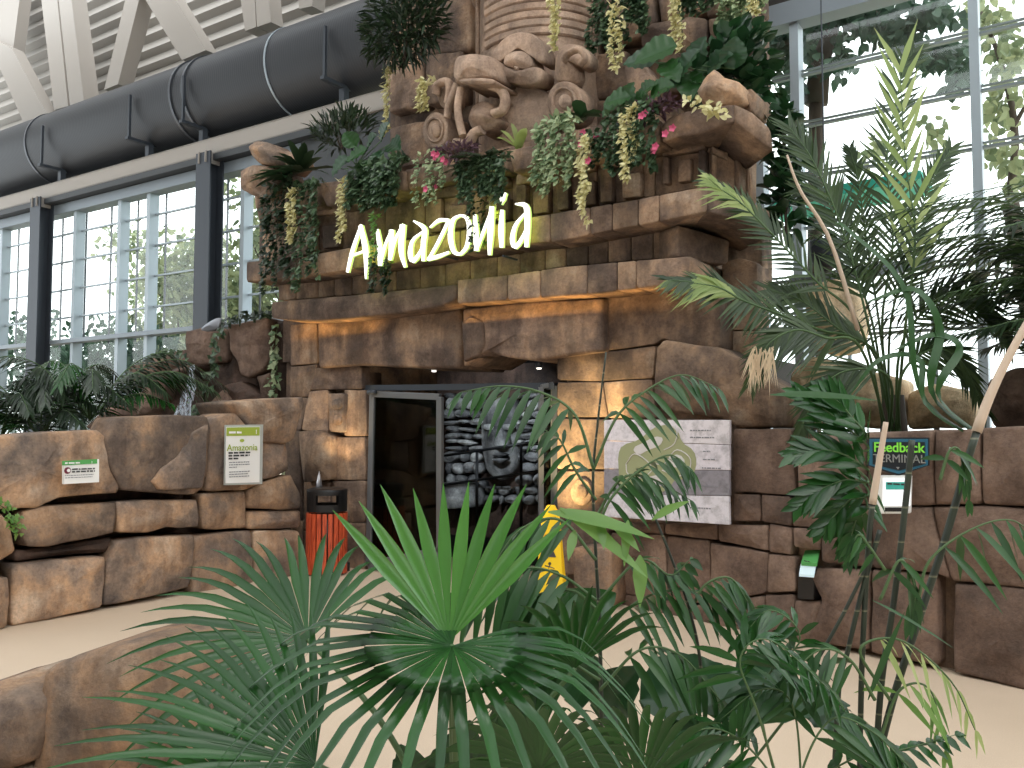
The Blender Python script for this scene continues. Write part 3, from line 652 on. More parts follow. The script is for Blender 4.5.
# upper back wall
bw = tag(empty('wall_upper', (-5.5, 1.3, 4.6)), kind='structure')
PU = Plane((-5.5, 1.0, 0), 0)
mb = MB(); mb.box((-5.75, 1.75, 6.2), 4.8, 1.2, 3.4); mb.build('core', M_STONE, bw)
for px in [[(385, 60), (420, 55), (424, 105), (388, 112)], [(425, 55), (462, 50), (462, 100), (426, 104)], [(388, 128), (424, 120), (458, 118), (458, 160), (392, 168)],
           [(392, 10), (470, -8), (470, 50), (392, 58)], [(585, 55), (625, 50), (628, 95), (585, 100)], [(596, -20), (650, -24), (655, 20), (642, 38), (600, 44)], [(656, -20), (700, -26), (704, 12), (660, 22)], [(640, 24), (690, 16), (706, 18), (706, 50), (668, 52), (640, 48)],
           [(705, -24), (758, -30), (760, 10), (706, 16)], [(707, 18), (760, 12), (760, 60), (712, 66)], [(648, 52), (705, 52), (708, 90), (650, 96)], [(590, 100), (650, 96), (650, 130), (590, 130)], [(708, 68), (760, 62), (762, 110), (710, 116)]]:
    blk(px, .08, pl=PU, par=bw, thick=.3, r=.04, bulge=.05, rough=.02)

# ---- carved totem column with mask
tc = thing('totem_column', 'round carved stone totem column with a mask face standing above the lit sign', 'column', (-5.75, .9, 4.6))
CX = PA.hit(524, 80, -.55); CC = Vector((CX.x, .95, 0)); CR = .80
def cyl(z0, z1, r, name, m, a0=0, a1=360, rr=0):
    mb = MB(); N_ = 72
    prof = [(z0, r-.02), (z0+.015, r), (z1-.015, r), (z1, r-.02)]
    rows = [[Vector((CC.x+q*math.cos(R(a0+(a1-a0)*i/N_)), CC.y+q*math.sin(R(a0+(a1-a0)*i/N_)), z)) for i in range(N_+1)] for z, q in prof]
    inner = [[Vector((CC.x+(r-.2)*math.cos(R(a0+(a1-a0)*i/N_)), CC.y+(r-.2)*math.sin(R(a0+(a1-a0)*i/N_)), z)) for i in range(N_+1)] for z in (z1, z0)]
    rows += inner+[rows[0]]; mb.grid(rows); return mb.build(name, m, tc, smooth=False)
cyl(4.55, 6.15, CR-.03, 'drum', M_GREYST)
z = 6.1
for i in range(14):  # horizontal bands on the front and right
    cyl(z, z+.09, CR+.01, 'band', M_GREYST, 246, 350); z += .095
cyl(6.1, 7.6, CR-.04, 'drum', M_GREYST)
for i in range(13): # upright flutes at the left
    a = 158+i*5.0; mb = MB(); c = CC+Vector((math.cos(R(a))*CR*.98, math.sin(R(a))*CR*.98, 0)); mb.tube([c+Vector((0, 0, 5.95-.03*i+ (0.0))), c+Vector((0, 0, 7.5))], .028, 8); mb.build('flute', M_GREYST, tc, smooth=True)
cyl(6.9, 7.0, CR+.06, 'collar', M_GREYST)
PM = Plane((CC.x, CC.y-CR, 0), 0)
def mk(px, off, name, thick=.25, r=.03, bulge=.02, **k): return stone(name, PM, px, M_GREYST, tc, off, thick, r, bulge, .006, q=k.pop('q', .12), **k)
def arc(cx, cy, rx, ry, a0, a1, n=10): return [(cx+rx*math.cos(R(a0+(a1-a0)*i/(n-1))), cy-ry*math.sin(R(a0+(a1-a0)*i/(n-1)))) for i in range(n)]
def band(cx, cy, rx, ry, w, a0, a1, n=12): return arc(cx, cy, rx, ry, a0, a1, n)+arc(cx, cy, rx-w, ry-w, a1, a0, n)
# brow arch, eye lid, lower lid
def tubeband(px_off, w, d, name):
    """sculpted band following a pixel path on the mask plane: centre path, width (m), height (m)"""
    C = bez([PM.hit(x, y, o) for x, y, o in px_off], 36); mb = MB(); rows = []
    for i, c in enumerate(C):
        t = (C[min(i+1, 35)]-C[max(i-1, 0)]).normalized(); s = t.cross(Vector((0, -1, 0))).normalized(); rows.append([c+s*(w/2)*math.cos(a*math.pi/6)*(1 if True else 1)+Vector((0, -1, 0))*d*math.sin(a*math.pi/6) for a in range(12)])
        row = rows[-1]
    mb.grid(rows, close=True); mb.face(rows[0][::-1]); mb.face(rows[-1]); return mb.build(name, M_GREYST, tc, smooth=True)
mk([(492, 62), (493, 50), (500, 40), (510, 33), (520, 31), (533, 33), (541, 42), (545, 62), (537, 62), (530, 53), (520, 49), (508, 50), (502, 58), (500, 63)], .24, 'brow')
mk([(502, 64), (504, 55), (512, 50.5), (522, 50), (530, 55), (533, 65), (526, 69), (510, 67)], .26, 'eye', bulge=.05)
mk([(494, 66), (503, 65), (512, 69), (525, 70), (533, 66), (541, 68), (542, 76), (538, 83), (520, 85), (500, 80), (495, 75)], .26, 'lower_lid', bulge=.04)
mk([(513.5, 66), (516.5, 66), (516.5, 69), (513.5, 69)], .30, 'pupil', thick=.1, r=.01)
mk([(498, 82), (540, 86), (552, 100), (552, 120), (545, 140), (520, 148), (498, 138), (490, 120), (505, 110), (508, 95)], .10, 'cheek', bulge=.08, r=.06, thick=.3)
mk([(452, 62), (455, 55), (470, 52), (490, 55), (494, 68), (495, 79), (480, 76), (460, 79), (456, 82), (451, 76)], .50, 'snout', bulge=.06, r=.06, thick=.6)
mk([(456, 80), (480, 77), (496, 80), (494, 84), (470, 84)], .56, 'upper_lip', thick=.5, r=.02)
tubeband([(459, 80, .42), (480, 83, .40), (498, 88, .36), (505, 98, .34), (503, 110, .34), (494, 114, .36)], .10, .07, 'jaw_scroll')
mk([(470, 105), (482, 99), (492, 104), (495, 115), (500, 120), (490, 128), (478, 132), (470, 128), (466, 118)], .34, 'tongue', bulge=.09, r=.06, thick=.4)
tubeband([(482, 130, .36), (474, 134, .40), (468, 143, .42), (456, 143, .42)], .11, .07, 'chin_scroll')
tubeband([(461, 88, .46), (458, 105, .48), (459, 120, .48), (463, 136, .48)], .08, .05, 'tusk')
tubeband([(457, 84, .42), (453, 95, .42), (449, 105, .42), (447, 118, .40)], .07, .05, 'tusk')
tubeband([(436, 95, .34), (438, 85, .36), (448, 82, .36), (450, 92, .36), (448, 104, .34)], .09, .06, 'nostril_scroll')
mk([(434, 88), (440, 83), (450, 82), (452, 100), (446, 110), (440, 106), (437, 98)], .26, 'side_carving', bulge=.03)
def disc(cx, cy, rx, ry, off, name):
    mk(arc(cx, cy, rx, ry, 0, 336, 15), off, name, q=.2, thick=.3, bulge=.0)
    mk(arc(cx, cy, rx*.36, ry*.36, 0, 330, 12), off+.045, 'disc_boss', q=.2, thick=.12, r=.02)
    tubeband([(cx+rx*.62*math.cos(R(a)), cy-ry*.62*math.sin(R(a)), off+.01) for a in range(0, 361, 30)], .03, .02, 'disc_ring')
disc(435, 130, 13, 19, .30, 'ear_disc')
disc(564, 101, 18, 21, .22, 'ear_disc')
mk([(553, 80), (554, 60), (557, 47), (566, 43), (580, 44), (587, 52), (586, 62), (578, 66), (572, 60), (574, 72), (570, 82)], .20, 'ear_plume', bulge=.05, r=.04)
tubeband([(563, 62, .30), (568, 54, .32), (579, 50, .32), (585, 58, .30), (580, 65, .28)], .06, .05, 'plume_curl')

# ================================================================= DOORWAY
mb = MB()
def room_box(x0, x1, y0, y1, z0, z1, m, name, kind='structure', t=.1, sides='lrbt', label=None):
    mb = MB()
    if 'l' in sides: mb.box((x0-t/2, (y0+y1)/2, (z0+z1)/2), t, y1-y0, z1-z0)
    if 'r' in sides: mb.box((x1+t/2, (y0+y1)/2, (z0+z1)/2), t, y1-y0, z1-z0)
    if 'b' in sides: mb.box(((x0+x1)/2, y1+t/2, (z0+z1)/2), x1-x0+2*t, t, z1-z0)
    if 't' in sides: mb.box(((x0+x1)/2, (y0+y1)/2, z1+t/2), x1-x0+2*t, y1-y0, t)
    return tag(mb.build(name, m), kind='structure')
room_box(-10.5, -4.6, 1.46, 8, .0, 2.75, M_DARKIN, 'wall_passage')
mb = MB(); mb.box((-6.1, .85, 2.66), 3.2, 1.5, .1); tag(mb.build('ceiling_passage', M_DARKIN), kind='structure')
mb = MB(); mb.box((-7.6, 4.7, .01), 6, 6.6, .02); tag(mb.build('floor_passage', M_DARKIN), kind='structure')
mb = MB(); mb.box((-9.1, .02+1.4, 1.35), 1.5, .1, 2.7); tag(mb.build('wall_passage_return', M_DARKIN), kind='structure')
def doorleaf(pl, px, name, frame_m, glass, w=.075):
    d = tag(empty(name, pl.hit(*px[3])), kind='structure')
    P = [pl.hit(*q) for q in px]  # tl tr br bl
    for a, b, ww in ((0, 1, w), (1, 2, w), (2, 3, w*1.6), (3, 0, w)):
        mb = MB(); mb.bar(P[a], P[b], .05 if abs(P[a].z-P[b].z) < 1 else ww, ww if abs(P[a].z-P[b].z) < 1 else .05, up=(0, 0, 1) if abs(P[a].z-P[b].z) < 1 else tuple(pl.N)); mb.build('frame', frame_m, d, bevel=.005)
    mb = MB(); mb.extrude(P, pl.N*-.012); mb.build('pane', glass, d)
    return d, P
PDr = Plane(PA.hit(370, 565, 0), 0)
d, P = doorleaf(PA, [(373, 394), (440, 397), (440, 552), (369, 566)], 'door_1', M_DFRAME, M_DGLASS)
mb = MB(); mb.tube([P[0]+Vector((-.02, -.06, .02)), P[0]+Vector((.1, -.06, .02))], .03, 10); mb.build('pivot', M_STEEL, d, smooth=True)
# right leaf folded back, nearly edge on
pr = PA.hit(545, 386, -.05); PRr = Plane((pr.x, pr.y, 0), 118)
d, P = doorleaf(Plane((pr.x, pr.y, 0), 52), [(541, 387), (553, 384), (553, 572), (541, 572)], 'door_2', M_DFRAME, M_DGLASS, .05)
# inner fixed frame and header rail across the opening
mb = MB(); a = PA.hit(366, 388, -.1); b = PA.hit(556, 386, -.1); mb.bar(a, b, .08, .07); mb.bar((a.x, a.y, 0), a, .06, .06, up=(0, 1, 0)); mb.bar((b.x, b.y, 0), b, .06, .06, up=(0, 1, 0)); tag(mb.build('door_frame', M_STEEL), kind='structure')
# downlights under the lintel
for px, lb in (((434, 369), 'small white spotlight under the lintel above the doorway, centre one'), ((372, 371), 'small dark spotlight under the lintel above the left door leaf'), ((539, 366), 'small dark spotlight under the lintel right of centre')):
    p = PA.hit(px[0], px[1], -.25); t = thing('spotlight', lb, 'spotlight', p)
    mb = MB(); mb.tube([p+Vector((0, 0, .06)), p-Vector((0, 0, .02))], [.05, .035], 14); mb.build('housing', M_WHITE if px[0] == 434 else M_STEEL, t, smooth=True)
    mb = MB(); mb.tube([p-Vector((0, 0, .02)), p-Vector((0, 0, .035))], [.03, .025], 12); mb.build('lens', mat('lamp_lens', lin(255, 250, 230), .3, emit=(1, .95, .85, 1), estr=2.0 if px[0] == 434 else .5), t, smooth=True)
# carved inner wall seen through the doorway
iw = thing('relief_wall', 'dim grey stone relief wall with a carved face seen through the doorway', 'relief', (-8, 3.2, 0))
PI = Plane((-7.2, 3.0, 0), 0)
mb = MB(); mb.box((-7.6, 3.3, 1.35), 5.6, .3, 2.7); mb.build('backing', M_DARKST, iw)
r2 = random.Random(3)
y = 392; kcount = 0
while y < 500 and kcount < 95:
    h = r2.uniform(5, 12); x = 440+r2.uniform(0, 6)
    while x < 545:
        w_ = r2.uniform(5, 19)
        if not (478 < x+w_/2 < 514 and y < 478) and kcount < 95:
            stone('cobble', PI, [(x+r2.uniform(-1, 1), y+r2.uniform(-2, 2)), (x+w_-1.4, y-r2.uniform(-2, 2.5)), (x+w_-1.4+r2.uniform(-1.5, 1), y+h-1.2+r2.uniform(-2, 2)), (x, y+h-1.2+r2.uniform(-2, 2))], M_INNER, iw, r2.uniform(.02, .12), .2, .04, .04, .02, q=.28); kcount += 1
        x += w_
    y += h
stone('carved_face', PI, [(480, 398), (512, 396), (515, 440), (512, 472), (498, 482), (484, 472), (479, 440)], M_INNER, iw, .1, .3, .08, .12, .01, q=.15)
stone('carved_face', PI, [(497, 428), (501, 428), (505, 446), (500, 449), (493, 446)], M_INNER, iw, .3, .2, .03, .03, .005)
stone('carved_face', PI, [(490, 455), (498, 452), (507, 455), (498, 458)], M_INNER, iw, .27, .1, .02, .02, .003); stone('carved_face', PI, [(490, 459), (498, 458), (507, 459), (499, 464)], M_INNER, iw, .27, .1, .02, .02, .003)
for x in (483, 502): stone('carved_face', PI, [(x, 424), (x+9, 424), (x+9, 430), (x, 430)], M_INNER, iw, .25, .1, .02, .02, .003, q=.2)
stone('plinth_slab', PI, [(440, 482), (478, 480), (478, 508), (440, 510)], M_INNER, iw, .2, .3, .04, .04, .02)
t = thing('railing', 'thin black railing inside the doorway before the carved relief', 'railing', (-7.3, 2.4, 0))
PR_ = Plane((-7.3, 2.2, 0), 0)
for a, b in (((436, 457), (548, 440)), ((436, 486), (548, 470))):
    mb = MB(); mb.tube([PR_.hit(*a), PR_.hit(*b)], .02, 8); mb.build('rail', M_BLACK, t, smooth=True)
for x, ya, yb in ((477, 452, 545), (521, 443, 545)):
    mb = MB(); mb.tube([PR_.hit(x, ya), Vector((PR_.hit(x, ya).x, 2.2, 0))], .022, 8); mb.build('post', M_BLACK, t, smooth=True)
def spot(name, loc, tgt, e, ang, col, size=.05, blend=.6):
    l = bpy.data.lights.new(name, 'SPOT'); l.energy = e; l.spot_size = R(ang); l.spot_blend = blend; l.color = col; l.shadow_soft_size = size
    o = bpy.data.objects.new(name, l); COL.objects.link(o); o.location = loc; o.rotation_euler = (Vector(tgt)-Vector(loc)).to_track_quat('-Z', 'Y').to_euler(); return o
spot('passage_lamp', (-6.4, .9, 2.5), (-7.7, 3.1, 1.7), 170, 62, (.78, .9, 1))

# ================================================================= LIT SIGN
sg = thing('sign_lettering', 'glowing white handwritten letters fixed on the stone ledge above the entrance', 'sign', (-6.4, -.62, 3.9))
PS = Plane((-6.4, -.62, 0), 0)
M_LET = mat('lit_letter_face', (1, 1, .9, 1), .4, emit=(1, 1, .9, 1), estr=1.15)
M_LETS = mat('lit_letter_edge', (.6, .8, .2, 1), .4, emit=(.6, .85, .25, 1), estr=.8)
M_LETB = mat('lit_letter_back', (.6, .8, .2, 1), .4, emit=(.55, .75, .08, 1), estr=5)
def stroke(mb, pts, ws):
    n = 14; C = bez([(x, y, 0) for x, y in pts], n); Lp, Rp = [], []
    for i, c in enumerate(C):
        t = (C[min(i+1, n-1)]-C[max(i-1, 0)]).normalized(); f = i/(n-1)*(len(ws)-1); k = min(int(f), len(ws)-2); w = (ws[k]+(ws[k+1]-ws[k])*(f-k))/2*.86
        nx, ny = -t.y, t.x; Lp.append((c.x+nx*w, c.y+ny*w)); Rp.append((c.x-nx*w, c.y-ny*w))
    cv = lambda q: (320+q[0]/4.267, 150+q[1]/4.267)
    for i in range(n-1):
        P = [PS.hit(*cv(q)) for q in (Lp[i], Lp[i+1], Rp[i+1], Rp[i])]; Bk = [p+Vector((0, .03, 0)) for p in P]
        mb.face(P, 0); mb.face([P[0], P[1], Bk[1], Bk[0]], 1); mb.face([P[3], P[2], Bk[2], Bk[3]], 1); mb.face(Bk, 2)
        if i == 0: mb.face([P[0], P[3], Bk[3], Bk[0]], 1)
        if i == n-2: mb.face([P[1], P[2], Bk[2], Bk[1]], 1)
LET = {'letter_a': [([(116, 522), (138, 430), (176, 318)], [14, 20, 14]), ([(172, 322), (194, 430), (195, 550)], [22, 28, 8]), ([(132, 452), (196, 428)], [12, 12])],
 'letter_m': [([(244, 338), (254, 420), (256, 494)], [14, 28, 20]), ([(256, 490), (280, 400), (308, 340)], [14, 14, 14]), ([(304, 340), (304, 420), (297, 470)], [24, 26, 16]), ([(298, 468), (322, 380), (356, 316)], [12, 14, 14]), ([(352, 318), (346, 430), (362, 500)], [28, 26, 12])],
 'letter_a.001': [([(398, 302), (444, 335), (440, 400), (440, 474)], [8, 24, 24, 16]), ([(436, 350), (395, 385), (384, 440), (396, 474), (424, 440), (444, 390)], [10, 16, 24, 22, 16, 8])],
 'letter_z': [([(468, 330), (508, 300), (552, 300)], [8, 18, 16]), ([(548, 302), (500, 400), (460, 470)], [16, 16, 14]), ([(458, 466), (500, 455), (550, 436)], [18, 20, 12])],
 'letter_o': [([(600, 278), (566, 300), (556, 370), (570, 432), (598, 446)], [10, 20, 26, 22, 14]), ([(598, 446), (626, 410), (638, 340), (626, 290), (596, 278)], [14, 20, 26, 20, 10])],
 'letter_n': [([(660, 275), (664, 350), (666, 430)], [16, 28, 22]), ([(666, 430), (700, 340), (735, 250)], [14, 16, 16]), ([(733, 240), (726, 350), (722, 448)], [24, 30, 14])],
 'letter_i': [([(776, 255), (772, 340), (774, 416)], [16, 28, 18]), ([(770, 232), (778, 208), (792, 182)], [12, 28, 12])],
 'letter_a.002': [([(832, 230), (878, 240), (884, 320), (880, 414)], [8, 28, 28, 18]), ([(874, 270), (834, 320), (820, 380), (832, 414), (860, 380), (880, 330)], [10, 18, 24, 22, 18, 8])]}
for nme, st in LET.items():
    mb = MB()
    if nme == 'letter_i': stroke(mb, *st[1]); mb.build('letter_dot', [M_LET, M_LETS, M_LETB], sg); st = st[:1]; mb = MB()
    for p, w_ in st: stroke(mb, p, w_)
    mb.build(nme.split('.')[0], [M_LET, M_LETS, M_LETB], sg)
for x in (370, 440, 500): 
    mb = MB(); q = PS.hit(x, 255); mb.tube([q+Vector((0, .05, 0)), q+Vector((0, .3, 0))], .012, 6); mb.build('stand_off', M_STEEL, sg)
# ================================================================= LEFT BOULDER WALL
PX_ = Plane((-7.8, 0, 0), 90)
def boulder(px, label, off=0, pl=PX_, m=M_BOULD, group='boulders of the left retaining wall', name='boulder', **k):
    k.setdefault('thick', .38); k.setdefault('r', .035); k.setdefault('bulge', .04); k.setdefault('rough', .022); k.setdefault('q', .045); k.setdefault('freq', 2.2); k.setdefault('facet', 1.6)
    o = stone(name, pl, px, m, None, off, **k); return tag(o, label, 'boulder', group)
boulder([(-60, 446), (-20, 439), (0, 437), (60, 432), (98, 430), (107, 438), (113, 458), (121, 485), (118, 493), (100, 494), (80, 496), (60, 498), (45, 503), (36, 508), (-60, 512)], 'wide tan boulder at the far left, carrying the small green and white notice')
boulder([(24, 512), (40, 507), (80, 504), (117, 503), (118, 520), (116, 533), (80, 541), (50, 547), (28, 547), (20, 530)], 'flat brown boulder right below the one with the small notice', .02)
boulder([(16, 551), (60, 545), (112, 537), (112, 552), (60, 556), (16, 562)], 'thin dark crushed stone wedged in the gap above the far left bottom block', -.12, m=M_DARKST)
boulder([(13, 566), (60, 560), (106, 556), (106, 580), (102, 607), (60, 617), (12, 627)], 'squarish bottom block at the far left, two below the small notice', .02)
boulder([(-40, 508), (0, 508), (14, 522), (20, 553), (4, 563), (-40, 572)], 'rounded olive brown boulder cut by the left edge of the picture with a green creeper', .12, bulge=.12, r=.12)
boulder([(-40, 577), (9, 577), (10, 600), (8, 628), (-40, 640)], 'bottom block at the extreme left edge, lowest of its stack', .05)
boulder([(105, 440), (117, 418), (160, 415), (208, 416), (212, 428), (208, 460), (204, 488), (195, 494), (160, 493), (122, 491), (110, 466)], 'biggest squarish boulder with a slanting flaked edge, middle of the top row', .04)
boulder([(152, 482), (163, 468), (180, 456), (184, 448), (190, 444), (194, 432), (210, 424), (206, 470), (203, 489), (160, 490)], 'flaked lower slab on the face of the biggest squarish boulder', .105, thick=.12, r=.02, bulge=.02)
boulder([(117, 502), (150, 500), (197, 500), (200, 518), (199, 527), (180, 528), (168, 527), (150, 533), (119, 533)], 'low brown boulder directly under the biggest squarish boulder', .02)
boulder([(117, 542), (140, 537), (195, 535), (194, 560), (191, 588), (150, 597), (104, 607), (107, 568)], 'large bottom block beneath the low brown boulder, mottled with rust', .02)
boulder([(212, 420), (225, 414), (240, 413), (262, 424), (264, 450), (262, 484), (248, 490), (206, 491), (209, 455)], 'greyish boulder behind the tall framed notice', -.02)
boulder([(200, 494), (225, 492), (246, 491), (247, 529), (203, 529)], 'small cube boulder under the greyish boulder of the framed notice', -.04)
boulder([(195, 537), (225, 532), (253, 530), (254, 600), (192, 597)], 'dark stained bottom block below the small cube boulder', -.03)
boulder([(233, 402), (270, 399), (303, 397), (305, 401), (299, 420), (294, 439), (286, 444), (262, 443), (240, 416)], 'smooth orange tan wedge boulder topping the stack beside the left pier', .03, thick=.7)
boulder([(263, 442), (286, 442), (289, 455), (289, 470), (277, 476), (263, 480)], 'small square boulder under the orange tan wedge', -.03)
boulder([(266, 482), (280, 477), (292, 475), (300, 494), (301, 508), (280, 510), (248, 508), (250, 490)], 'angular boulder with a pale chipped face, third of the stack by the pier', 0)
boulder([(249, 511), (301, 510), (300, 528), (249, 529)], 'low blackish brown boulder, fourth of the stack by the pier', -.04)
boulder([(255, 531), (300, 530), (301, 590), (255, 598)], 'shaded bottom block of the stack by the pier, next to the litter bin', -.03)
mb = MB(); mb.box((-8.3, -2.7, .75), .3, 3.6, 1.5); tag(mb.build('wall_boulder_core', M_DARKST), kind='structure')
mb = MB(); mb.box((-10.4, -2.35, .55), 3.6, 4.4, 1.1); tag(mb.build('planter_soil', M_BARK), 'dark soil bed behind the left boulder wall', 'soil')
# foreground boulders bottom left
PFg = Plane(atZ(60, 760, 0.05), 20)
boulder([(28, 770), (30, 735), (36, 690), (40, 672), (70, 657), (120, 649), (165, 645), (185, 650), (192, 700), (190, 790), (28, 790)], 'pale tan foreground boulder half hidden behind the fan palm leaves', 0, PFg, group=None, thick=.6, r=.08, bulge=.06, rough=.035, freq=1.8)
boulder([(-60, 700), (-20, 690), (10, 692), (34, 705), (34, 740), (22, 768), (-60, 800)], 'greyish foreground boulder in the bottom left corner', .12, PFg, group=None, thick=.6, r=.12, bulge=.1, rough=.03)
# ---------------------------------------------------------------- waterfall rocks
PW = Plane((-9.5, .35, 0), 22)
def wrk(px, label, off=0, m=M_RED, **k):
    k.setdefault('thick', .7); k.setdefault('r', .05); k.setdefault('rough', .035); k.setdefault('bulge', .05); k.setdefault('q', .04); k.setdefault('facet', 1.5)
    return tag(stone('rock', PW, px, m, None, off, **k), label, 'rock', 'rocks of the small waterfall')
wrk([(227, 324), (250, 320), (268, 317), (270, 360), (262, 370), (248, 377), (240, 374), (230, 350)], 'tall reddish slab rock at the top right of the waterfall', .25)
wrk([(270, 322), (292, 320), (292, 400), (270, 400)], 'dark rock face between the tall slab and the stone pier', 0, M_DARKST)
wrk([(256, 376), (270, 371), (272, 399), (260, 400)], 'narrow brown rock under the tall slab rock', .2)
wrk([(184, 331), (205, 326), (226, 329), (228, 362), (200, 366), (186, 362)], 'brown stump-like rock the water spills from', .1)
wrk([(126, 367), (150, 358), (182, 349), (190, 362), (165, 376), (134, 389)], 'mossy sloping rock at the upper left of the waterfall', .1)
wrk([(145, 379), (158, 373), (168, 378), (164, 396), (150, 412), (136, 417)], 'flat leaning rock left of the falling water', .35)
wrk([(166, 373), (180, 366), (194, 364), (192, 370), (172, 383)], 'wet overhanging rock at the lip of the waterfall', .4, M_DARKST)
wrk([(84, 428), (110, 405), (132, 393), (143, 392), (138, 416), (110, 432)], 'low reddish rock sloping down toward the left palm', .3)
wrk([(158, 378), (185, 370), (198, 378), (206, 418), (150, 420)], 'black wet rock behind the falling water', .05, M_DARKST)
wrk([(198, 345), (230, 340), (262, 376), (262, 420), (200, 420)], 'dark hollow rock right of the waterfall', -.05, M_DARKST)
wrk([(203, 411), (213, 398), (221, 389), (228, 398), (234, 412), (222, 418)], 'pointed pinkish brown rock right of the water', .3)
wrk([(222, 385), (240, 380), (262, 395), (262, 412), (238, 412)], 'rounded wet rock behind the orange tan wedge', .2, M_DARKST)
tag(stone('garden_lamp', PW, [(198, 331), (206, 323), (219, 316), (220, 324), (216, 330)], mat('grey_plastic', lin(150, 155, 165), .5), None, .35, .12, .03, .04, .002, q=.2), 'small grey dome shaped fitting on top of the stump-like rock', 'lamp')
# water
def water_b(m, n, l, b):
    g = n.new('ShaderNodeNewGeometry'); mp = n.new('ShaderNodeMapping'); mp.inputs['Scale'].default_value = (14, 14, 2.5); l.new(g.outputs['Position'], mp.inputs[0])
    a = noise_tex(n, l, mp.outputs[0], 2.2, 4, .6); r = ramp(n, [(.45, (0, 0, 0, 1)), (.65, (.75, .75, .75, 1))]); l.new(a.outputs['Fac'], r.inputs[0])
    t = n.new('ShaderNodeBsdfTransparent'); ms = n.new('ShaderNodeMixShader'); l.new(r.outputs[0], ms.inputs[0]); l.new(t.outputs[0], ms.inputs[1]); l.new(b.outputs[0], ms.inputs[2]); l.new(ms.outputs[0], n['Material Output'].inputs[0])
M_WATER = mat('falling_water', lin(205, 215, 228), .2, build=water_b)
mb = MB()
for k, (o1, o2) in enumerate(((.5, .55), (.46, .62), (.52, .5))):
    L = bez([PW.hit(191, 365, o1), PW.hit(189-k, 378, o2), PW.hit(184-k, 396, o2), PW.hit(172, 417, o2)], 12); Rr = bez([PW.hit(195, 365, o1), PW.hit(195, 378, o2), PW.hit(193+k, 396, o2), PW.hit(189+k, 417, o2)], 12)
    mb.grid([[a.lerp(b, f/6)+PW.N*.02*math.sin(f*2+i) for f in range(7)] for i, (a, b) in enumerate(zip(L, Rr))])
tag(mb.build('waterfall', M_WATER, smooth=True), 'thin white sheet of water falling over the dark rocks', 'waterfall')

M_GREYP = mat('grey_print', lin(130, 130, 138), .6)
# ================================================================= NOTICES
def rect_thing(name, label, cat, pl, px, th, m, off=.0):
    t = thing(name, label, cat, pl.hit(*px[3], off)); P = [pl.hit(x, y, off) for x, y in px]; mb = MB(); mb.extrude(P, pl.N*th); return t, P, mb
def patch(par, pl, px, off, m, name, th=.003):
    mb = MB(); mb.extrude([pl.hit(x, y, off) for x, y in px], pl.N*th); return mb.build(name, m, par)
t, P, mb = rect_thing('small_notice', 'small white notice with a green header fixed on the far left boulder', 'notice', PX_, [(62, 461), (97, 459), (97, 482), (62, 484)], .035, M_WHITE, .145)
mb.build('card', M_WHITE, t); patch(t, PX_, [(62, 461), (97, 459), (97, 463.5), (62, 465.5)], .183, M_LGREEN, 'header_band')
U = PX_.U; z_ = lambda x, y, o=.188: PX_.hit(x, y, o)
scrib(t, z_(65, 464), U, .14, .014, M_WHITE, 1); text(t, '1', z_(91, 463.6), U, .034, M_WHITE)
scrib(t, z_(72, 470), U, .21, .012, M_TXT, 2); scrib(t, z_(72, 472.6), U, .21, .014, M_TXT, 3); scrib(t, z_(65, 476), U, .26, .006, M_GREYP, 4); scrib(t, z_(65, 478.3), U, .25, .006, M_GREYP, 5)
mb = MB(); c = z_(67.5, 470.5, .186); mb.extrude([c+U*.03*math.cos(a*.524)+UP*.03*math.sin(a*.524) for a in range(12)], PX_.N*.003); mb.build('round_emblem', mat('plum_print', lin(110, 40, 60), .6), t)
mb = MB(); mb.extrude([c+PX_.N*.004+U*(.008+.016*math.cos(a*.785))+UP*.016*math.sin(a*.785) for a in range(8)], PX_.N*.002); mb.build('emblem_mark', M_WHITE, t)
t, P, mb = rect_thing('framed_notice', 'tall white framed notice with a lime green header on the greyish boulder', 'notice', PX_, [(224.5, 425), (261.5, 424.5), (260.5, 484), (223.5, 485)], .03, M_WHITE, .09)
mb.build('frame', mat('pale_grey_frame', lin(176, 180, 176), .5), t)
patch(t, PX_, [(226, 427), (260, 426.5), (259.3, 482.3), (225.3, 483.3)], .121, M_WHITE, 'card'); patch(t, PX_, [(226.5, 427.5), (259.6, 427), (259.4, 435.5), (226.4, 436)], .125, M_LIME, 'header_band')
q_ = lambda x, y: PX_.hit(x, y, .13)
scrib(t, q_(229, 433.5), U, .16, .022, M_WHITE, 6); text(t, '1', q_(255, 434), U, .07, M_WHITE); text(t, 'Amazonia', q_(242.5, 450.5), U, .10, M_LIME, align='CENTER')
mb = MB(); c = q_(242, 440.5); mb.extrude([c+U*.03*math.cos(a*.785)+UP*.018*math.sin(a*.785) for a in range(8)], PX_.N*.002); mb.build('emblem_mark', M_LIME, t)
for i, w_ in enumerate((.29, .27, .13)): scrib(t, q_(228.5, 453.8+i*2.9), U, w_, .018, M_TXT, 10+i)
for i, w_ in enumerate((.26, .27, .10, .0, .27, .24, .26)):
    if w_: scrib(t, q_(229, 463+i*2.4), U, w_, .009, M_GREYP, 20+i)

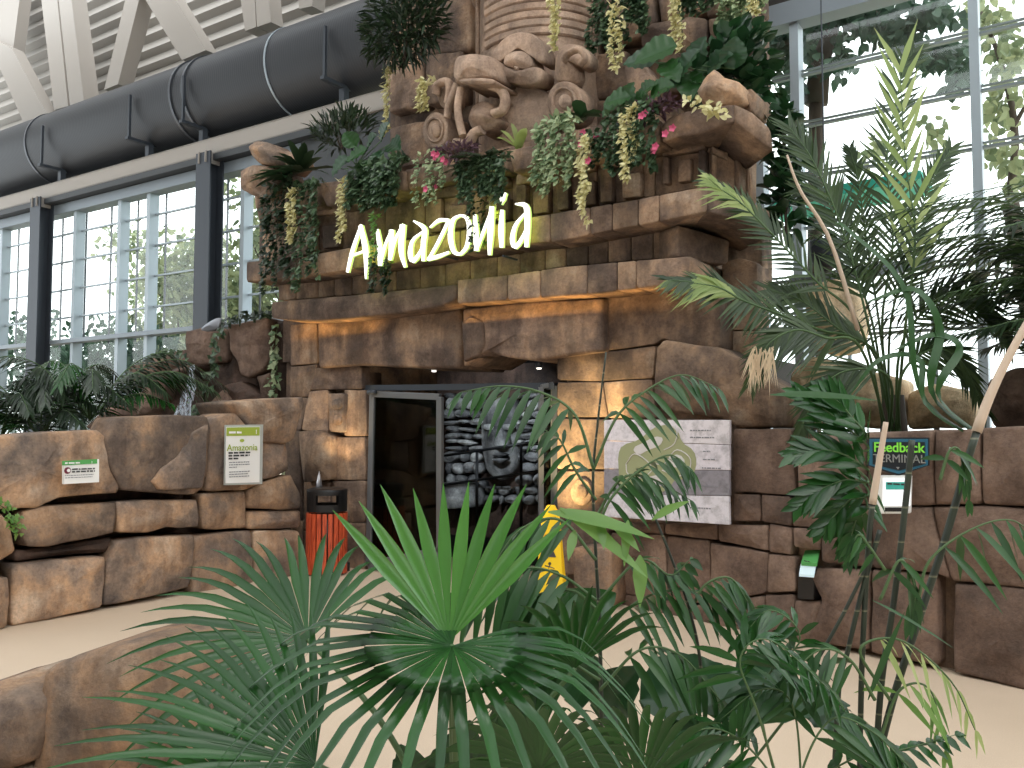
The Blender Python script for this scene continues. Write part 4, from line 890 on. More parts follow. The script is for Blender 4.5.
# ================================================================= LITTER BIN
bc = Vector((-7.56, -.50, 0)); BR = .225
t = thing('litter_bin', 'round litter bin with red-brown timber slats and a black open-sided top', 'bin', bc)
mb = MB(); mb.tube([bc+Vector((0, 0, .04)), bc+Vector((0, 0, .70))], BR-.03, 32); mb.build('liner', M_BLACK, t, smooth=True)
def wood_b(m, n, l, b):
    g = n.new('ShaderNodeNewGeometry'); mp = n.new('ShaderNodeMapping'); mp.inputs['Scale'].default_value = (30, 30, 3); l.new(g.outputs['Position'], mp.inputs[0])
    a = noise_tex(n, l, mp.outputs[0], 2, 5, .6); r = ramp(n, [(.35, lin(150, 54, 30)), (.6, lin(206, 88, 50))]); l.new(a.outputs['Fac'], r.inputs[0]); l.new(r.outputs[0], b.inputs['Base Color'])
M_WOOD = mat('red_stained_wood', rough=.5, build=wood_b)
for i in range(22):
    a = 2*math.pi*i/22; c = bc+Vector((math.cos(a)*BR, math.sin(a)*BR, .37)); mb = MB(); mb.box(c, .028, .048, .70, yaw=a); mb.build('slat', M_WOOD, t, bevel=.004)
mb = MB(); N_ = 48
def prism_ring(mb, z0, z1, r0, r1, gaps=None):
    for i in range(N_):
        a0, a1 = 2*math.pi*i/N_, 2*math.pi*(i+1)/N_; am = math.degrees((a0+a1)/2)
        if gaps and any(abs((am-g+180) % 360-180) < 34 for g in gaps): continue
        p = lambda a, r, z: bc+Vector((math.cos(a)*r, math.sin(a)*r, z))
        mb.face([p(a0, r1, z0), p(a1, r1, z0), p(a1, r1, z1), p(a0, r1, z1)]); mb.face([p(a0, r0, z0), p(a0, r0, z1), p(a1, r0, z1), p(a1, r0, z0)])
        mb.face([p(a0, r0, z1), p(a0, r1, z1), p(a1, r1, z1), p(a1, r0, z1)]); mb.face([p(a0, r0, z0), p(a1, r0, z0), p(a1, r1, z0), p(a0, r1, z0)])
ga = [-40, 140]
prism_ring(mb, .74, .82, BR-.03, BR+.01); prism_ring(mb, .82, .93, BR-.03, BR+.01, ga); prism_ring(mb, .93, .98, BR-.03, BR+.01); mb.build('top_ring', M_BLACK, t, smooth=False)
mb = MB(); mb.tube([bc+Vector((0, 0, .97)), bc+Vector((0, 0, .995)), bc+Vector((0, 0, 1.01))], [BR+.012, BR+.005, BR-.05], 40); mb.build('lid', M_BLACK, t, smooth=False)
# little silver cone object on the wall behind the bin
p = atX(319, 488, -7.75); t = thing('metal_ornament', 'small silver cone shaped ornament standing up behind the litter bin', 'ornament', p)
mb = MB()
for s in (-1, 1): mb.tube([p+Vector((0, s*.035, -.05)), p+Vector((0, s*.012, .16))], [.025, .006], 10)
mb.tube([p+Vector((0, 0, -.06)), p+Vector((0, 0, .1)), p+Vector((0, 0, .2))], [.045, .02, .004], 12); mb.build('cone', mat('silver', lin(190, 190, 195), .3, .8), t, smooth=True)

# ================================================================= MAP BOARD
PMp = Plane(atY(608, 420, -.32), -6)
def map_b(m, n, l, b):
    g = n.new('ShaderNodeNewGeometry'); a = noise_tex(n, l, g.outputs['Position'], 9, 8, .7); r = ramp(n, [(.3, lin(150, 142, 146)), (.5, lin(205, 200, 200)), (.7, lin(224, 220, 218))]); l.new(a.outputs['Fac'], r.inputs[0])
    oi = n.new('ShaderNodeObjectInfo'); hs = n.new('ShaderNodeHueSaturation'); l.new(r.outputs[0], hs.inputs['Color']); l.new(hs.outputs[0], b.inputs['Base Color'])
M_MAP = mat('whitewashed_board', rough=.7, build=map_b)
t = thing('map_board', 'weathered whitewashed plank board painted with a green site map', 'map', PMp.hit(608, 523))
ys = [(420, 420), (441, 445), (469, 470.5), (494, 496), (517, 525)]
pk = [lin(226, 220, 226), lin(220, 214, 222), lin(140, 136, 144), lin(216, 212, 220)]
for i in range(4):
    (a, b), (c, d) = ys[i], ys[i+1]; mb = MB(); P = [PMp.hit(606, a), PMp.hit(731.5-i*.3, b), PMp.hit(731.5, d-.5), PMp.hit(606, c-.5)]; mb.extrude(P, PMp.N*.035)
    def mk_b(m, n, l, bb, c_=pk[i]):
        g = n.new('ShaderNodeNewGeometry'); a_ = noise_tex(n, l, g.outputs['Position'], 11, 8, .7); k1 = tuple(x*.62 for x in c_[:3])+(1,); r = ramp(n, [(.35, k1), (.55, c_)]); l.new(a_.outputs['Fac'], r.inputs[0]); l.new(r.outputs[0], bb.inputs['Base Color'])
    mb.build('plank', mat('board_plank_tone_'+'abcd'[i], rough=.7, build=mk_b), t, bevel=.004)
M_MG = mat('map_green', lin(152, 156, 118), .7); M_MG2 = mat('map_pale', lin(206, 202, 200), .7)
def blob(px, off, m, name): mb = MB(); P = [PMp.hit(x, y, off) for x, y in chaikin(px, .25)]; mb.extrude(P, PMp.N*.003); return mb.build(name, m, t)
blob([(622, 445), (640, 440), (652, 428), (668, 424), (678, 430), (682, 443), (694, 450), (697, 462), (694, 474), (684, 480), (676, 478), (668, 490), (650, 496), (634, 498), (620, 490), (619, 472), (618, 455)], .036, M_MG, 'painted_island')
blob([(632, 448), (645, 442), (655, 436), (664, 438), (660, 446), (648, 450), (638, 456)], .040, M_MG2, 'painted_clearing')
blob([(668, 456), (680, 454), (686, 462), (680, 468), (668, 466)], .040, M_MG2, 'painted_clearing'); blob([(645, 478), (660, 474), (668, 480), (660, 488), (645, 488)], .040, M_MG2, 'painted_clearing')
def ln(pts, off, w, m, name):
    C = bez([PMp.hit(x, y, off) for x, y in pts], 24); mb = MB(); mb.tube(C, w, 5); return mb.build(name, m, t, smooth=True)
ln([(626, 464), (634, 454), (646, 460), (652, 470), (640, 478), (628, 474), (626, 464)], .041, .005, M_MG2, 'painted_path'); ln([(650, 462), (664, 464), (676, 450), (690, 458), (688, 472), (676, 476), (662, 470)], .041, .005, M_MG2, 'painted_path')
ln([(664, 450), (674, 444), (677, 432), (672, 426)], .041, .005, M_MG2, 'painted_path')
for k_, (x, y, w_) in enumerate(((690, 438, .24), (703, 452, .07), (703, 460, .12), (702, 468.5, .18), (652, 464, .12), (690, 431, .2), (692, 486, .25), (690, 508, .2))): scrib(t, PMp.hit(x, y, .038), PMp.U, w_, .011, M_GREYP, 40+k_)

# ================================================================= FLOOR SIGN, PLINTH
fs = atZ(556, 597, 0); fs = Vector((-4.34, -.66, 0))
M_YEL = mat('yellow_plastic', lin(240, 200, 30), .4)
t = thing('wet_floor_sign', 'yellow folding floor warning sign standing beside the doorway', 'sign', fs)
for s in (-1, 1):
    n_ = Vector((.45, -.9, 0)).normalized(); sd = Vector((.9, .45, 0)).normalized()
    base = fs+n_*.16*s; top_ = fs+n_*.02*s+UP*.98
    prof = [(0, .15), (.1, .155), (.12, .14), (.85, .085), (.93, .07), (1, .035)]
    mb = MB(); P = [base.lerp(top_, f)+sd*w for f, w in prof]+[base.lerp(top_, f)-sd*w for f, w in reversed(prof)]; mb.extrude(P, n_*.02*s); mb.build('panel', M_YEL, t, bevel=.006)
    if s == 1:
        dirz = (top_-base).normalized()
        mb = MB()
        tri = [base.lerp(top_, .52)+sd*.06, base.lerp(top_, .52)-sd*.06, base.lerp(top_, .64)]; mb.extrude([p+n_*.021 for p in tri], n_*.003); mb.build('warning_triangle', M_TXT, t)
        scrib(t, base.lerp(top_, .70)+n_*.024-sd*.05, sd, .11, .028, mat('red_print', lin(200, 80, 30), .5), 60)
        # slipping figure pictogram
        c = base.lerp(top_, .46)+n_*.022; mb = MB(); mb.extrude([c+sd*.015*math.cos(a*.785)+UP*.015*math.sin(a*.785) for a in range(8)], n_*.003)
        for a, b in (((0, -.015), (-.02, -.07)), ((-.02, -.07), (.03, -.11)), ((-.02, -.07), (-.05, -.10)), ((0, -.03), (.045, -.045)), ((0, -.03), (-.045, -.02))): mb.tube([c+sd*a[0]+UP*a[1], c+sd*b[0]+UP*b[1]], .006, 5)
        mb.build('pictogram', M_TXT, t)
PP = Plane((-4.25, -.35, 0), 4)
tag(stone('stone_plinth', PP, [(572, 548), (590, 546), (611, 549), (612, 590), (612, 607), (574, 604)], M_BOULD, None, .05, .4, .03, .02, .012, q=.05), 'low pale stone plinth beside the yellow sign at the foot of the right pier', 'plinth')
t = thing('uplight', 'small black floor uplight standing left of the wet floor sign', 'lamp', (-4.95, -1.35, 0))

# ================================================================= FEEDBACK SIGN, DEVICES
PFb = Plane(PB.hit(900, 460, .22), -14.5)
t = thing('feedback_sign', 'dark shield shaped sign reading Feedback Terminal on the garden wall', 'sign', PFb.hit(898, 473))
M_NAVY = mat('navy_sign', lin(28, 36, 44), .4); M_TEAL = mat('teal_border', lin(48, 110, 138), .4)
def shield(i): return [(870+i, 439+i), (928-i, 439+i), (928-i, 465-i*.3), (899, 474-i*1.2), (870+i, 465-i*.3)]
mb = MB(); mb.extrude([PFb.hit(x, y) for x, y in shield(-1.5)], PFb.N*.02); mb.build('back_board', M_NAVY, t); mb = MB(); mb.extrude([PFb.hit(x, y, .02) for x, y in shield(0)], PFb.N*.008); mb.build('border', M_TEAL, t)
mb = MB(); mb.extrude([PFb.hit(x, y, .028) for x, y in shield(3)], PFb.N*.006); mb.build('face', M_NAVY, t)
text(t, 'Feedback', PFb.hit(898.5, 452, .037), PFb.U, .098, mat('lime_lettering', lin(130, 220, 70), .5, emit=(.3, .8, .1, 1), estr=.15), align='CENTER', sx=.98, bold=.0015)
text(t, 'TERMINAL', PFb.hit(899, 462.5, .037), PFb.U, .082, mat('grey_lettering', lin(150, 152, 150), .5), align='CENTER', sx=.98)
mb = MB(); c = PFb.hit(898, 467, .036); mb.extrude([c+PFb.U*-.012, c+PFb.U*.012, c-UP*.018], PFb.N*.003); mb.build('arrow', mat('grey_lettering'), t)
t = thing('feedback_tablet', 'white wall-mounted tablet terminal right below the Feedback sign', 'tablet', PFb.hit(896, 513))
mb = MB(); mb.extrude([PFb.hit(x, y, -.05) for x, y in ((881, 475), (913, 475), (912, 513), (880, 513))], PFb.N*.09); mb.build('casing', M_WHITE, t, bevel=.01)
patch(t, PFb, [(883, 478), (911, 478), (910.5, 506), (882.5, 506)], .041, mat('lit_screen', lin(240, 244, 248), .3, emit=(.95, .98, 1, 1), estr=.5), 'screen'); patch(t, PFb, [(886, 482), (908, 482), (908, 489.5), (886, 489.5)], .044, mat('teal_print', lin(70, 190, 180), .4), 'screen_banner')
scrib(t, PFb.hit(887.5, 484.5, .048), PFb.U, .13, .012, M_TXT, 61); patch(t, PFb, [(885, 507.5), (904, 507.5), (904, 511.5), (885, 511.5)], .041, M_BLACK, 'card_slot')
PN = Plane(PB.hit(808, 570, .05), -30)
t = thing('dispenser_box', 'black box with a bright green top standing in the wall niche', 'dispenser', PN.hit(806, 598))
mb = MB(); mb.extrude([PN.hit(x, y) for x, y in ((798, 566), (815, 569), (813, 600), (797, 599))], PN.N*-.18); mb.build('body', M_BLACK, t, bevel=.008)
mb = MB(); mb.extrude([PN.hit(801, 562, .02), PN.hit(817, 563, .02), PN.hit(820, 550, -.12), PN.hit(805, 550, -.12)], UP*-.03); mb.build('green_top', M_LGREEN, t, bevel=.004); scrib(t, PN.hit(804, 561.2, .03), PN.U, .06, .008, M_TXT, 62)
mb = MB(); mb.extrude([PN.hit(799, 574, .03), PN.hit(814, 575, .03), PN.hit(816, 564, .0), PN.hit(801, 563, 0)], UP*-.02); mb.build('screen', mat('pale_screen', lin(190, 215, 225), .3, emit=(.7, .85, .9, 1), estr=.35), t)
for x, y, tx, lb in ((-4.42, -.5, (-4.35, .1, 2.2), 'right'), ):
    pass
mb = MB(); mb.tube([Vector((-4.95, -1.35, 0)), Vector((-4.95, -1.35, .1))], .06, 14); mb.build('housing', M_BLACK, bpy.data.objects['uplight'], smooth=True)
spot('pier_lamp', (-4.95, -1.35, .14), (-4.40, 0, 1.5), 900, 34, (1, .74, .34))
t = thing('uplight', 'small black uplight on the floor behind the litter bin by the left pier', 'lamp', (-7.35, -.12, 0)); mb = MB(); mb.tube([Vector((-7.55, -.2, 0)), Vector((-7.55, -.2, .1))], .05, 14); mb.build('housing', M_BLACK, t, smooth=True)
spot('pier_lamp', (-7.6, -.45, 1.05), (-7.75, 0, 2.0), 45, 70, (1, .74, .42))
# warm strip lamps tucked under the lower ledge
for x, w_ in ((-8.0, 1.7), (-4.6, 2.4)):
    l = bpy.data.lights.new('ledge_strip_lamp', 'AREA'); l.shape = 'RECTANGLE'; l.size = w_; l.size_y = .03; l.energy = 5; l.color = (1, .58, .18)
    o = bpy.data.objects.new('ledge_strip_lamp', l); COL.objects.link(o); o.location = (x, -.27, 2.86); o.rotation_euler = (R(172), 0, 0)
# ================================================================= FOREGROUND FAN PALM
fp = thing('fan_palm', 'large glossy green fan palm spreading across the foreground', 'palm', atZ(455, 820, 0))
bs = atD(455, 860, 2.45)
CA = ray(512, 384).normalized(); CR_ = Vector((math.cos(YW), math.sin(YW), 0)); BK = Vector((-math.sin(YW), math.cos(YW), 0))
def cv(r, u, f): return CR_*r+UP*u+BK*f   # direction: right, up, away
H1 = atD(449, 641, 2.2)
# upright back half (bright young leaf) and drooping near half
fan(fp, H1, cv(.02, 1, .12), cv(-.02, .15, -1), .46, G_FANB, 10, 96, .05, split=.5, hubstem=[bs, atD(452, 720, 2.4)], lmin=.75, tipdroop=.1, name='young_fan_leaf')
H1b = atD(452, 646, 2.15)
fan(fp, H1b, cv(-.62, -.25, -.7), cv(-.05, .95, -.35), .60, G_FAN, 34, 300, .5, split=.36, hubstem=[bs, atD(455, 740, 2.35)], lmin=.62, tipdroop=.75, cup=.16)
H2 = atD(308, 640, 2.75)
fan(fp, H2, cv(-.8, .32, .1), cv(.15, .8, -.8), .60, G_FAN, 28, 215, .30, split=.42, hubstem=[bs, atD(380, 720, 2.5)], lmin=.55, tipdroop=.25)
H3 = atD(315, 764, 2.0)
fan(fp, H3, cv(-.85, .30, .0), cv(.25, .9, -.7), .58, G_FAN, 26, 150, .18, split=.42, hubstem=[bs, atD(380, 800, 2.2)], lmin=.85, tipdroop=.2)
H4 = atD(575, 668, 2.5)
fan(fp, H4, cv(-.35, .75, -.3), cv(-.2, .6, -.9), .34, G_FAN, 18, 170, .35, split=.45, hubstem=[bs, atD(520, 740, 2.5)], lmin=.8, tipdroop=.35)
H5 = atD(640, 790, 2.3)
fan(fp, H5, cv(-.4, .85, -.2), cv(-.3, .5, -.9), .42, G_FAN, 20, 150, .5, split=.5, hubstem=[bs, atD(560, 830, 2.3)], lmin=.8, tipdroop=.4)
H7 = atD(540, 770, 2.2)
fan(fp, H7, cv(.1, .75, -.3), cv(.1, .6, -.9), .40, G_FAN, 20, 180, .6, split=.45, hubstem=[bs], lmin=.8, tipdroop=.4)
H8 = atD(250, 800, 2.2)
fan(fp, H8, cv(-.6, .5, -.1), cv(.1, .8, -.7), .44, G_FAN, 22, 140, .3, split=.42, hubstem=[bs], lmin=.8, tipdroop=.2)
mb = MB()
for i in range(5): mb.tube([bs+rv(.08)*1+UP*-.0, Vector((bs.x, bs.y, 0))+rv(.05)+UP*.05], .02, 7)
mb.build('stem_base', M_BARK, fp, smooth=True)
# broad dark leaves low in the foreground
def broad(parent, base, tip, w, m=G_BROAD, sag=.12, nrm=None, name='leaf', stem_from=None):
    base, tip = Vector(base), Vector(tip); ax = tip-base; L = ax.length; a = ax.normalized(); nn = Vector(nrm) if nrm else UP; s = a.cross(nn).normalized(); u = s.cross(a)
    mb = MB(); rows = []
    for i in range(15):
        f = i/14; wd = w*.5*(math.sin(math.pi*f**.72)**.8 if 0 < f < 1 else .02); c = base+ax*f-UP*sag*L*f*f
        rows.append([c+s*wd*j/4+u*(abs(j)/4*wd*.28+.012*math.sin(i*2.2)*abs(j)/4) for j in range(-4, 5)])
    mb.grid(rows); o = mb.build(name, m, parent, smooth=True)
    if stem_from is not None: sb = MB(); sb.tube(bez([stem_from, base], 5), .006, 6); sb.build('petiole', M_STEM, o, smooth=True)
    return o
bp = thing('broad_leaf_plant', 'low plant with very dark broad leaves under the fan palm, bottom centre', 'plant', atZ(480, 830, 0))
q0 = atD(480, 850, 2.7)
for bx, by, tx, ty, w in ((455, 800, 470, 716, .22), (480, 800, 520, 740, .16), (520, 800, 575, 738, .2), (420, 790, 400, 742, .14), (500, 805, 480, 735, .16)):
    broad(bp, atD(bx, by, 2.75), atD(tx, ty, 2.7), w, sag=.05, nrm=cv(0, .4, -1), stem_from=q0)
bp2 = thing('broad_leaf_plant', 'dark broad pleated leaf plant on the floor edge right of the fan palm', 'plant', atZ(700, 790, 0))
q0 = atD(700, 830, 3.2)
for bx, by, tx, ty, w in ((640, 700, 742, 668, .26), (735, 690, 800, 655, .2), (690, 700, 850, 692, .22), (600, 720, 640, 660, .2), (560, 650, 615, 585, .28), (650, 760, 720, 720, .2), (590, 700, 560, 640, .2), (800, 700, 860, 730, .16)):
    broad(bp2, atD(bx, by, 3.2), atD(tx, ty, 3.1), w, m=G_BROAD if bx != 560 else G_FAN, sag=.08, nrm=cv(-.1, .8, -.8), stem_from=q0)

# ================================================================= FOREGROUND CANE PALMS
def P3(px, D): return [atD(x, y, D if not isinstance(D, (list, tuple)) else D[i]) for i, (x, y) in enumerate(px)]
c1 = thing('cane_palm', 'slender cane palm with drooping fronds in front of the map board', 'palm', atZ(600, 830, 0))
mb = MB(); mb.tube(bez(P3([(606, 352), (598, 420), (593, 480), (596, 560), (600, 640), (604, 860)], 2.9), 30), [.003+.005*i/29 for i in range(30)], 8); mb.build('stem', M_CANE, c1, smooth=True)
mb = MB(); mb.tube(bez(P3([(654, 515), (672, 560), (690, 612), (702, 680), (712, 860)], 2.9), 26), [.004+.003*i/25 for i in range(26)], 8); mb.build('stem', M_CANE, c1, smooth=True)
def hangfrond(par, pts, D, L, W_, n, m=G_CANE, hang=.9, ang=60, **k): return pinnate(par, P3(pts, D), L, W_, m, n, start=k.pop('start', .25), ang=ang, hang=hang, droop=k.pop('droop', .35), stem_r=k.pop('stem_r', .005), nrm=k.pop('nrm', cv(0, .8, -.6)), **k)
hangfrond(c1, [(594, 470), (575, 415), (540, 392), (500, 386), (462, 392)], 2.8, .18, .026, 12, start=.3)
hangfrond(c1, [(593, 470), (615, 420), (640, 395), (680, 375), (718, 388)], 2.9, .17, .024, 12, start=.3)
hangfrond(c1, [(596, 500), (575, 470), (560, 440), (545, 430)], 2.9, .13, .02, 8, start=.3)
hangfrond(c1, [(594, 540), (610, 500), (640, 470), (670, 455), (690, 470)], 2.7, .15, .02, 13, start=.25)
hangfrond(c1, [(592, 525), (620, 480), (650, 478), (690, 500)], 2.75, .13, .02, 11, start=.3, m=G_CANE)
hangfrond(c1, [(596, 560), (560, 520), (520, 530), (490, 570)], 2.7, .20, .030, 10)
hangfrond(c1, [(596, 600), (560, 575), (520, 570), (470, 610)], 2.6, .24, .032, 10)
hangfrond(c1, [(598, 610), (570, 590), (530, 600), (500, 640)], 2.6, .24, .032, 10)
hangfrond(c1, [(598, 640), (640, 600), (690, 590), (735, 612)], 2.8, .18, .026, 13)
hangfrond(c1, [(690, 612), (705, 585), (730, 578), (748, 602)], 2.8, .17, .028, 9)
hangfrond(c1, [(600, 690), (640, 650), (680, 655), (720, 700)], 2.7, .2, .03, 11)
hangfrond(c1, [(600, 680), (560, 660), (520, 680), (490, 730)], 2.6, .22, .03, 12)
hangfrond(c1, [(600, 600), (640, 560), (670, 575), (690, 560)], 2.8, .12, .03, 9)
# the big bright leaflets
lb = MB()
for (x0, y0, x1, y1, w) in ((548, 512, 655, 520, .05), (560, 508, 648, 560, .05), (600, 520, 604, 545, .03), (610, 520, 640, 545, .04), (640, 555, 640, 600, .045), (575, 530, 568, 556, .03), (628, 520, 624, 560, .03), (652, 520, 690, 492, .03)):
    a, b_ = atD(x0, y0, 2.55), atD(x1, y1, 2.5); lb = MB(); leaf(lb, a, b_-a, cv(0, .7, -.8), (b_-a).length, w, 'lance', .18, .15); lb.build('bright_leaflet', G_BRIGHT, c1, smooth=True)


c2 = thing('bamboo_palm', 'clump of tall dark ringed canes with a pale sheathed leaning cane at the right', 'palm', atZ(870, 850, 0))
for pts, r_, sh in (([(1040, 300), (1001, 372), (976, 434), (945, 540), (918, 622), (893, 700), (868, 800), (850, 880)], .012, (0, .30)), ([(912, 440), (905, 509), (894, 600), (880, 700), (870, 880)], .010, None),
                    ([(905, 420), (886, 422), (878, 470), (870, 526), (864, 620), (861, 700), (858, 880)][1:], .009, (0, .35)), ([(880, 530), (863, 588), (848, 650), (838, 700), (830, 880)], .008, None), ([(800, 690), (840, 620), (870, 560)], .006, None)):
    C = bez(P3(pts, 2.75), 40); mb = MB(); k = int(40*(sh[1] if sh else 0)); mb.tube(C[max(0, k-1):], r_, 9); mb.build('cane', M_CANE, c2, smooth=True)
    if sh: mb = MB(); mb.tube(C[:k], [r_*(.9+.5*i/k) for i in range(k)], 9); mb.build('sheath', M_SHEATH, c2, smooth=True)
for pts, L, n in (([(885, 570), (868, 545), (858, 535), (850, 555)], .10, 6),
                  ([(880, 600), (900, 560), (915, 590), (910, 620)], .12, 7), ([(940, 480), (950, 450), (962, 455), (968, 500)], .1, 7)):
    hangfrond(c2, pts, 2.7, L, .022, n, G_CANE, hang=1.1, start=.2, ang=40)
lb = MB()
for (x0, y0, x1, y1, w) in ((965, 440, 1000, 455, .0), (770, 395, 880, 390, .03), (872, 600, 955, 640, .012), (868, 700, 905, 600, .02)):
    if w: a, b_ = atD(x0, y0, 2.6), atD(x1, y1, 2.6); lb = MB(); leaf(lb, a, b_-a, cv(0, .7, -.8), (b_-a).length, w, 'lance', .1, .15); lb.build('leaflet', G_CANE, c2, smooth=True)

hangfrond(c2, [(918, 600), (930, 560), (970, 530), (1010, 520), (1040, 540)], 2.7, .20, .026, 8, start=.35, hang=1.3)
hangfrond(c2, [(890, 700), (860, 650), (900, 640), (950, 680), (975, 730)], 2.65, .16, .02, 7, m=G_YG, start=.4, hang=1.0)
hangfrond(c2, [(880, 740), (900, 690), (930, 690), (945, 750)], 2.65, .15, .02, 6, m=G_BRIGHT, start=.3, hang=1.0)
hangfrond(c2, [(875, 700), (850, 660), (820, 650), (785, 680)], 2.6, .16, .024, 9, m=G_CANE, start=.3, hang=.8)
c3 = thing('parlour_palm', 'low leafy palm with arching pinnate fronds at the bottom right', 'palm', atZ(800, 850, 0))
b3 = atD(800, 860, 2.6)
for i, (pts, L) in enumerate((([(760, 720), (740, 660), (770, 640), (830, 690)], .20), ([(800, 780), (830, 720), (870, 730), (910, 768)], .18),
        ([(780, 790), (740, 740), (700, 730), (660, 768)], .18), ([(800, 760), (790, 700), (760, 690), (720, 720)], .2), ([(800, 800), (850, 760), (900, 750), (955, 735)], .12), ([(770, 780), (720, 760), (680, 760), (640, 790)], .16), ([(760, 700), (800, 640), (770, 610), (740, 640)], .12))):
    P = P3(pts, 2.5+.03*i); pinnate(c3, [b3]+P, L, .026, G_CANE if i % 2 else G_FAN, 15, start=.4, ang=55, hang=.55, droop=.3, stem_r=.004, nrm=cv(0, .8, -.6))

# ================================================================= PLANTER PALMS AT THE RIGHT
dp = thing('date_palm', 'tall feathery date palm with arching fronds rising before the right windows', 'palm', (-1.55, .55, 1.45))
B = Vector((-1.55, .6, 1.5))
def dfr(pts, Ds, L, n=34, m=G_DATE, W_=.03, **k):
    P = [B+rv(.06)]+P3(pts, Ds); return pinnate(dp, P, L, W_, m, n, start=k.pop('start', .35), ang=k.pop('ang', 50), hang=k.pop('hang', .05), droop=.12, stem_r=.012, nrm=k.pop('nrm', cv(0, .3, -1)), shape='needle', jit=.07, **k)
dfr([(882, 330), (893, 240), (887, 156), (902, 75), (914, 50)], 7.4, .42, 44)
dfr([(872, 340), (846, 240), (815, 165), (790, 128)], 7.2, .5, 36)
dfr([(872, 350), (820, 330), (773, 312), (742, 300), (711, 285), (672, 280)], [7.2, 7, 6.8, 6.6, 6.5, 6.4], .42, 40, hang=.25)
dfr([(862, 330), (815, 280), (773, 235), (742, 204), (708, 180)], 7, .34, 30, m=G_DATE)
dfr([(862, 350), (826, 338), (796, 330), (768, 345), (752, 378)], 6.6, .40, 36, hang=.5)
dfr([(874, 330), (850, 260), (826, 200), (800, 190)], 7.5, .42, 32)
dfr([(890, 330), (908, 260), (928, 190), (950, 150)], 7.4, .4, 32, m=G_DATE)
dfr([(880, 360), (840, 330), (800, 300), (770, 290)], 7.1, .45, 34, hang=.2)
dfr([(890, 380), (850, 370), (820, 390), (800, 430)], 6.9, .42, 34, hang=.5)
dfr([(900, 350), (940, 300), (980, 300), (1010, 340)], 7.0, .45, 34, hang=.3)
dfr([(880, 330), (868, 250), (858, 180), (850, 150)], 7.6, .3, 30)
dfr([(900, 380), (930, 350), (960, 360), (985, 410)], 6.9, .4, 30, hang=.4)
y_ = dfr([(905, 330), (915, 240), (905, 156), (900, 72)], 6.9, .62, 11, m=G_YG, W_=.05, ang=40, start=.42, tip=.8)
pinnate(dp, P3([(773, 235), (742, 204), (722, 190), (708, 178)], 6.9), .28, .03, G_YG, 16, start=.2, ang=30, nrm=cv(0, .3, -1), shape='needle', stem_r=.008, name='pale_frond_tip')
pinnate(dp, P3([(742, 300), (720, 288), (700, 284), (672, 281)], 6.45), .30, .03, G_YG, 18, start=.1, ang=32, nrm=cv(0, .3, -1), shape='needle', stem_r=.008, name='pale_frond_tip')
lb = MB()
for i in range(46):
    a = atD(752+rnd.uniform(-4, 22), 352+rnd.uniform(-6, 6), 6.5); leaf(lb, a, cv(rnd.uniform(-.5, .3), -1, 0), cv(0, 0, -1), .28*rnd.uniform(.7, 1.1), .012, 'needle', .1)
lb.build('pale_leaflet_tips', G_DRY, dp, smooth=True)
mb = MB(); mb.tube(bez(P3([(858, 330), (830, 240), (800, 190), (787, 155)], 6.9), 12), [.02-.001*i for i in range(12)], 7); mb.build('dry_spathe', M_SHEATH, dp, smooth=True)
mb = MB(); mb.tube([B-UP*.15, B+UP*.5], [.14, .09], 12); mb.build('trunk', M_BARK, dp, smooth=True)
d2 = thing('areca_palm', 'dense dark arching palm crown filling the right edge of the picture', 'palm', (.1, -.1, 1.45))
B2 = Vector((.2, .15, 1.7))
for i in range(40):
    a = R(rnd.uniform(100, 250)) if i < 32 else R(rnd.uniform(0, 360)); el = rnd.uniform(.5, 1.4); Lf = rnd.uniform(1.7, 2.6)
    h = Vector((math.cos(a), math.sin(a)*.55, 0)); P = [B2+rv(.1), B2+h*Lf*.25*math.cos(el)+UP*Lf*.5*math.sin(el)+h*.1, B2+h*Lf*.62*math.cos(el*.8)+UP*Lf*.80*math.sin(el), B2+h*Lf*.95+UP*Lf*.72*math.sin(el)]
    pinnate(d2, P, rnd.uniform(.34, .46), .03, G_DARK if i % 2 else G_DATE, 30, start=.25, ang=55, hang=.25, droop=.2, stem_r=.01, shape='needle')
mb = MB(); mb.tube([B2-UP*.15, B2+UP*.4], [.14, .1], 12); mb.build('trunk', M_BARK, d2, smooth=True)
# broad strap leaf arching in front
bl = thing('strap_leaf_plant', 'plant with broad smooth arching strap leaves among the right hand palms', 'plant', (-.55, -.2, 1.5))
b0 = Vector((-.6, -.1, 1.5))
for pts, w in (([(935, 400), (940, 330), (915, 290), (868, 302)], .10), ([(940, 400), (960, 350), (935, 335), (895, 350)], .09), ([(930, 410), (920, 360), (880, 360), (850, 395)], .07), ([(925, 400), (905, 290), (850, 232), (835, 222)], .07)):
    C = bez([b0]+P3(pts, 5.6), 22); mb = MB(); rows = []
    for i, c in enumerate(C):
        t_ = (C[min(i+1, 21)]-C[max(0, i-1)]).normalized(); s_ = t_.cross(cv(0, .6, -1)).normalized(); f = i/21; hw = w*.3*math.sin(math.pi*min(1, f*.92+.06))**.7; rows.append([c-s_*hw+UP*hw*.2, c-UP*hw*.1, c+s_*hw+UP*hw*.2])
    mb.grid(rows); mb.build('leaf', G_CANE, bl, smooth=True)
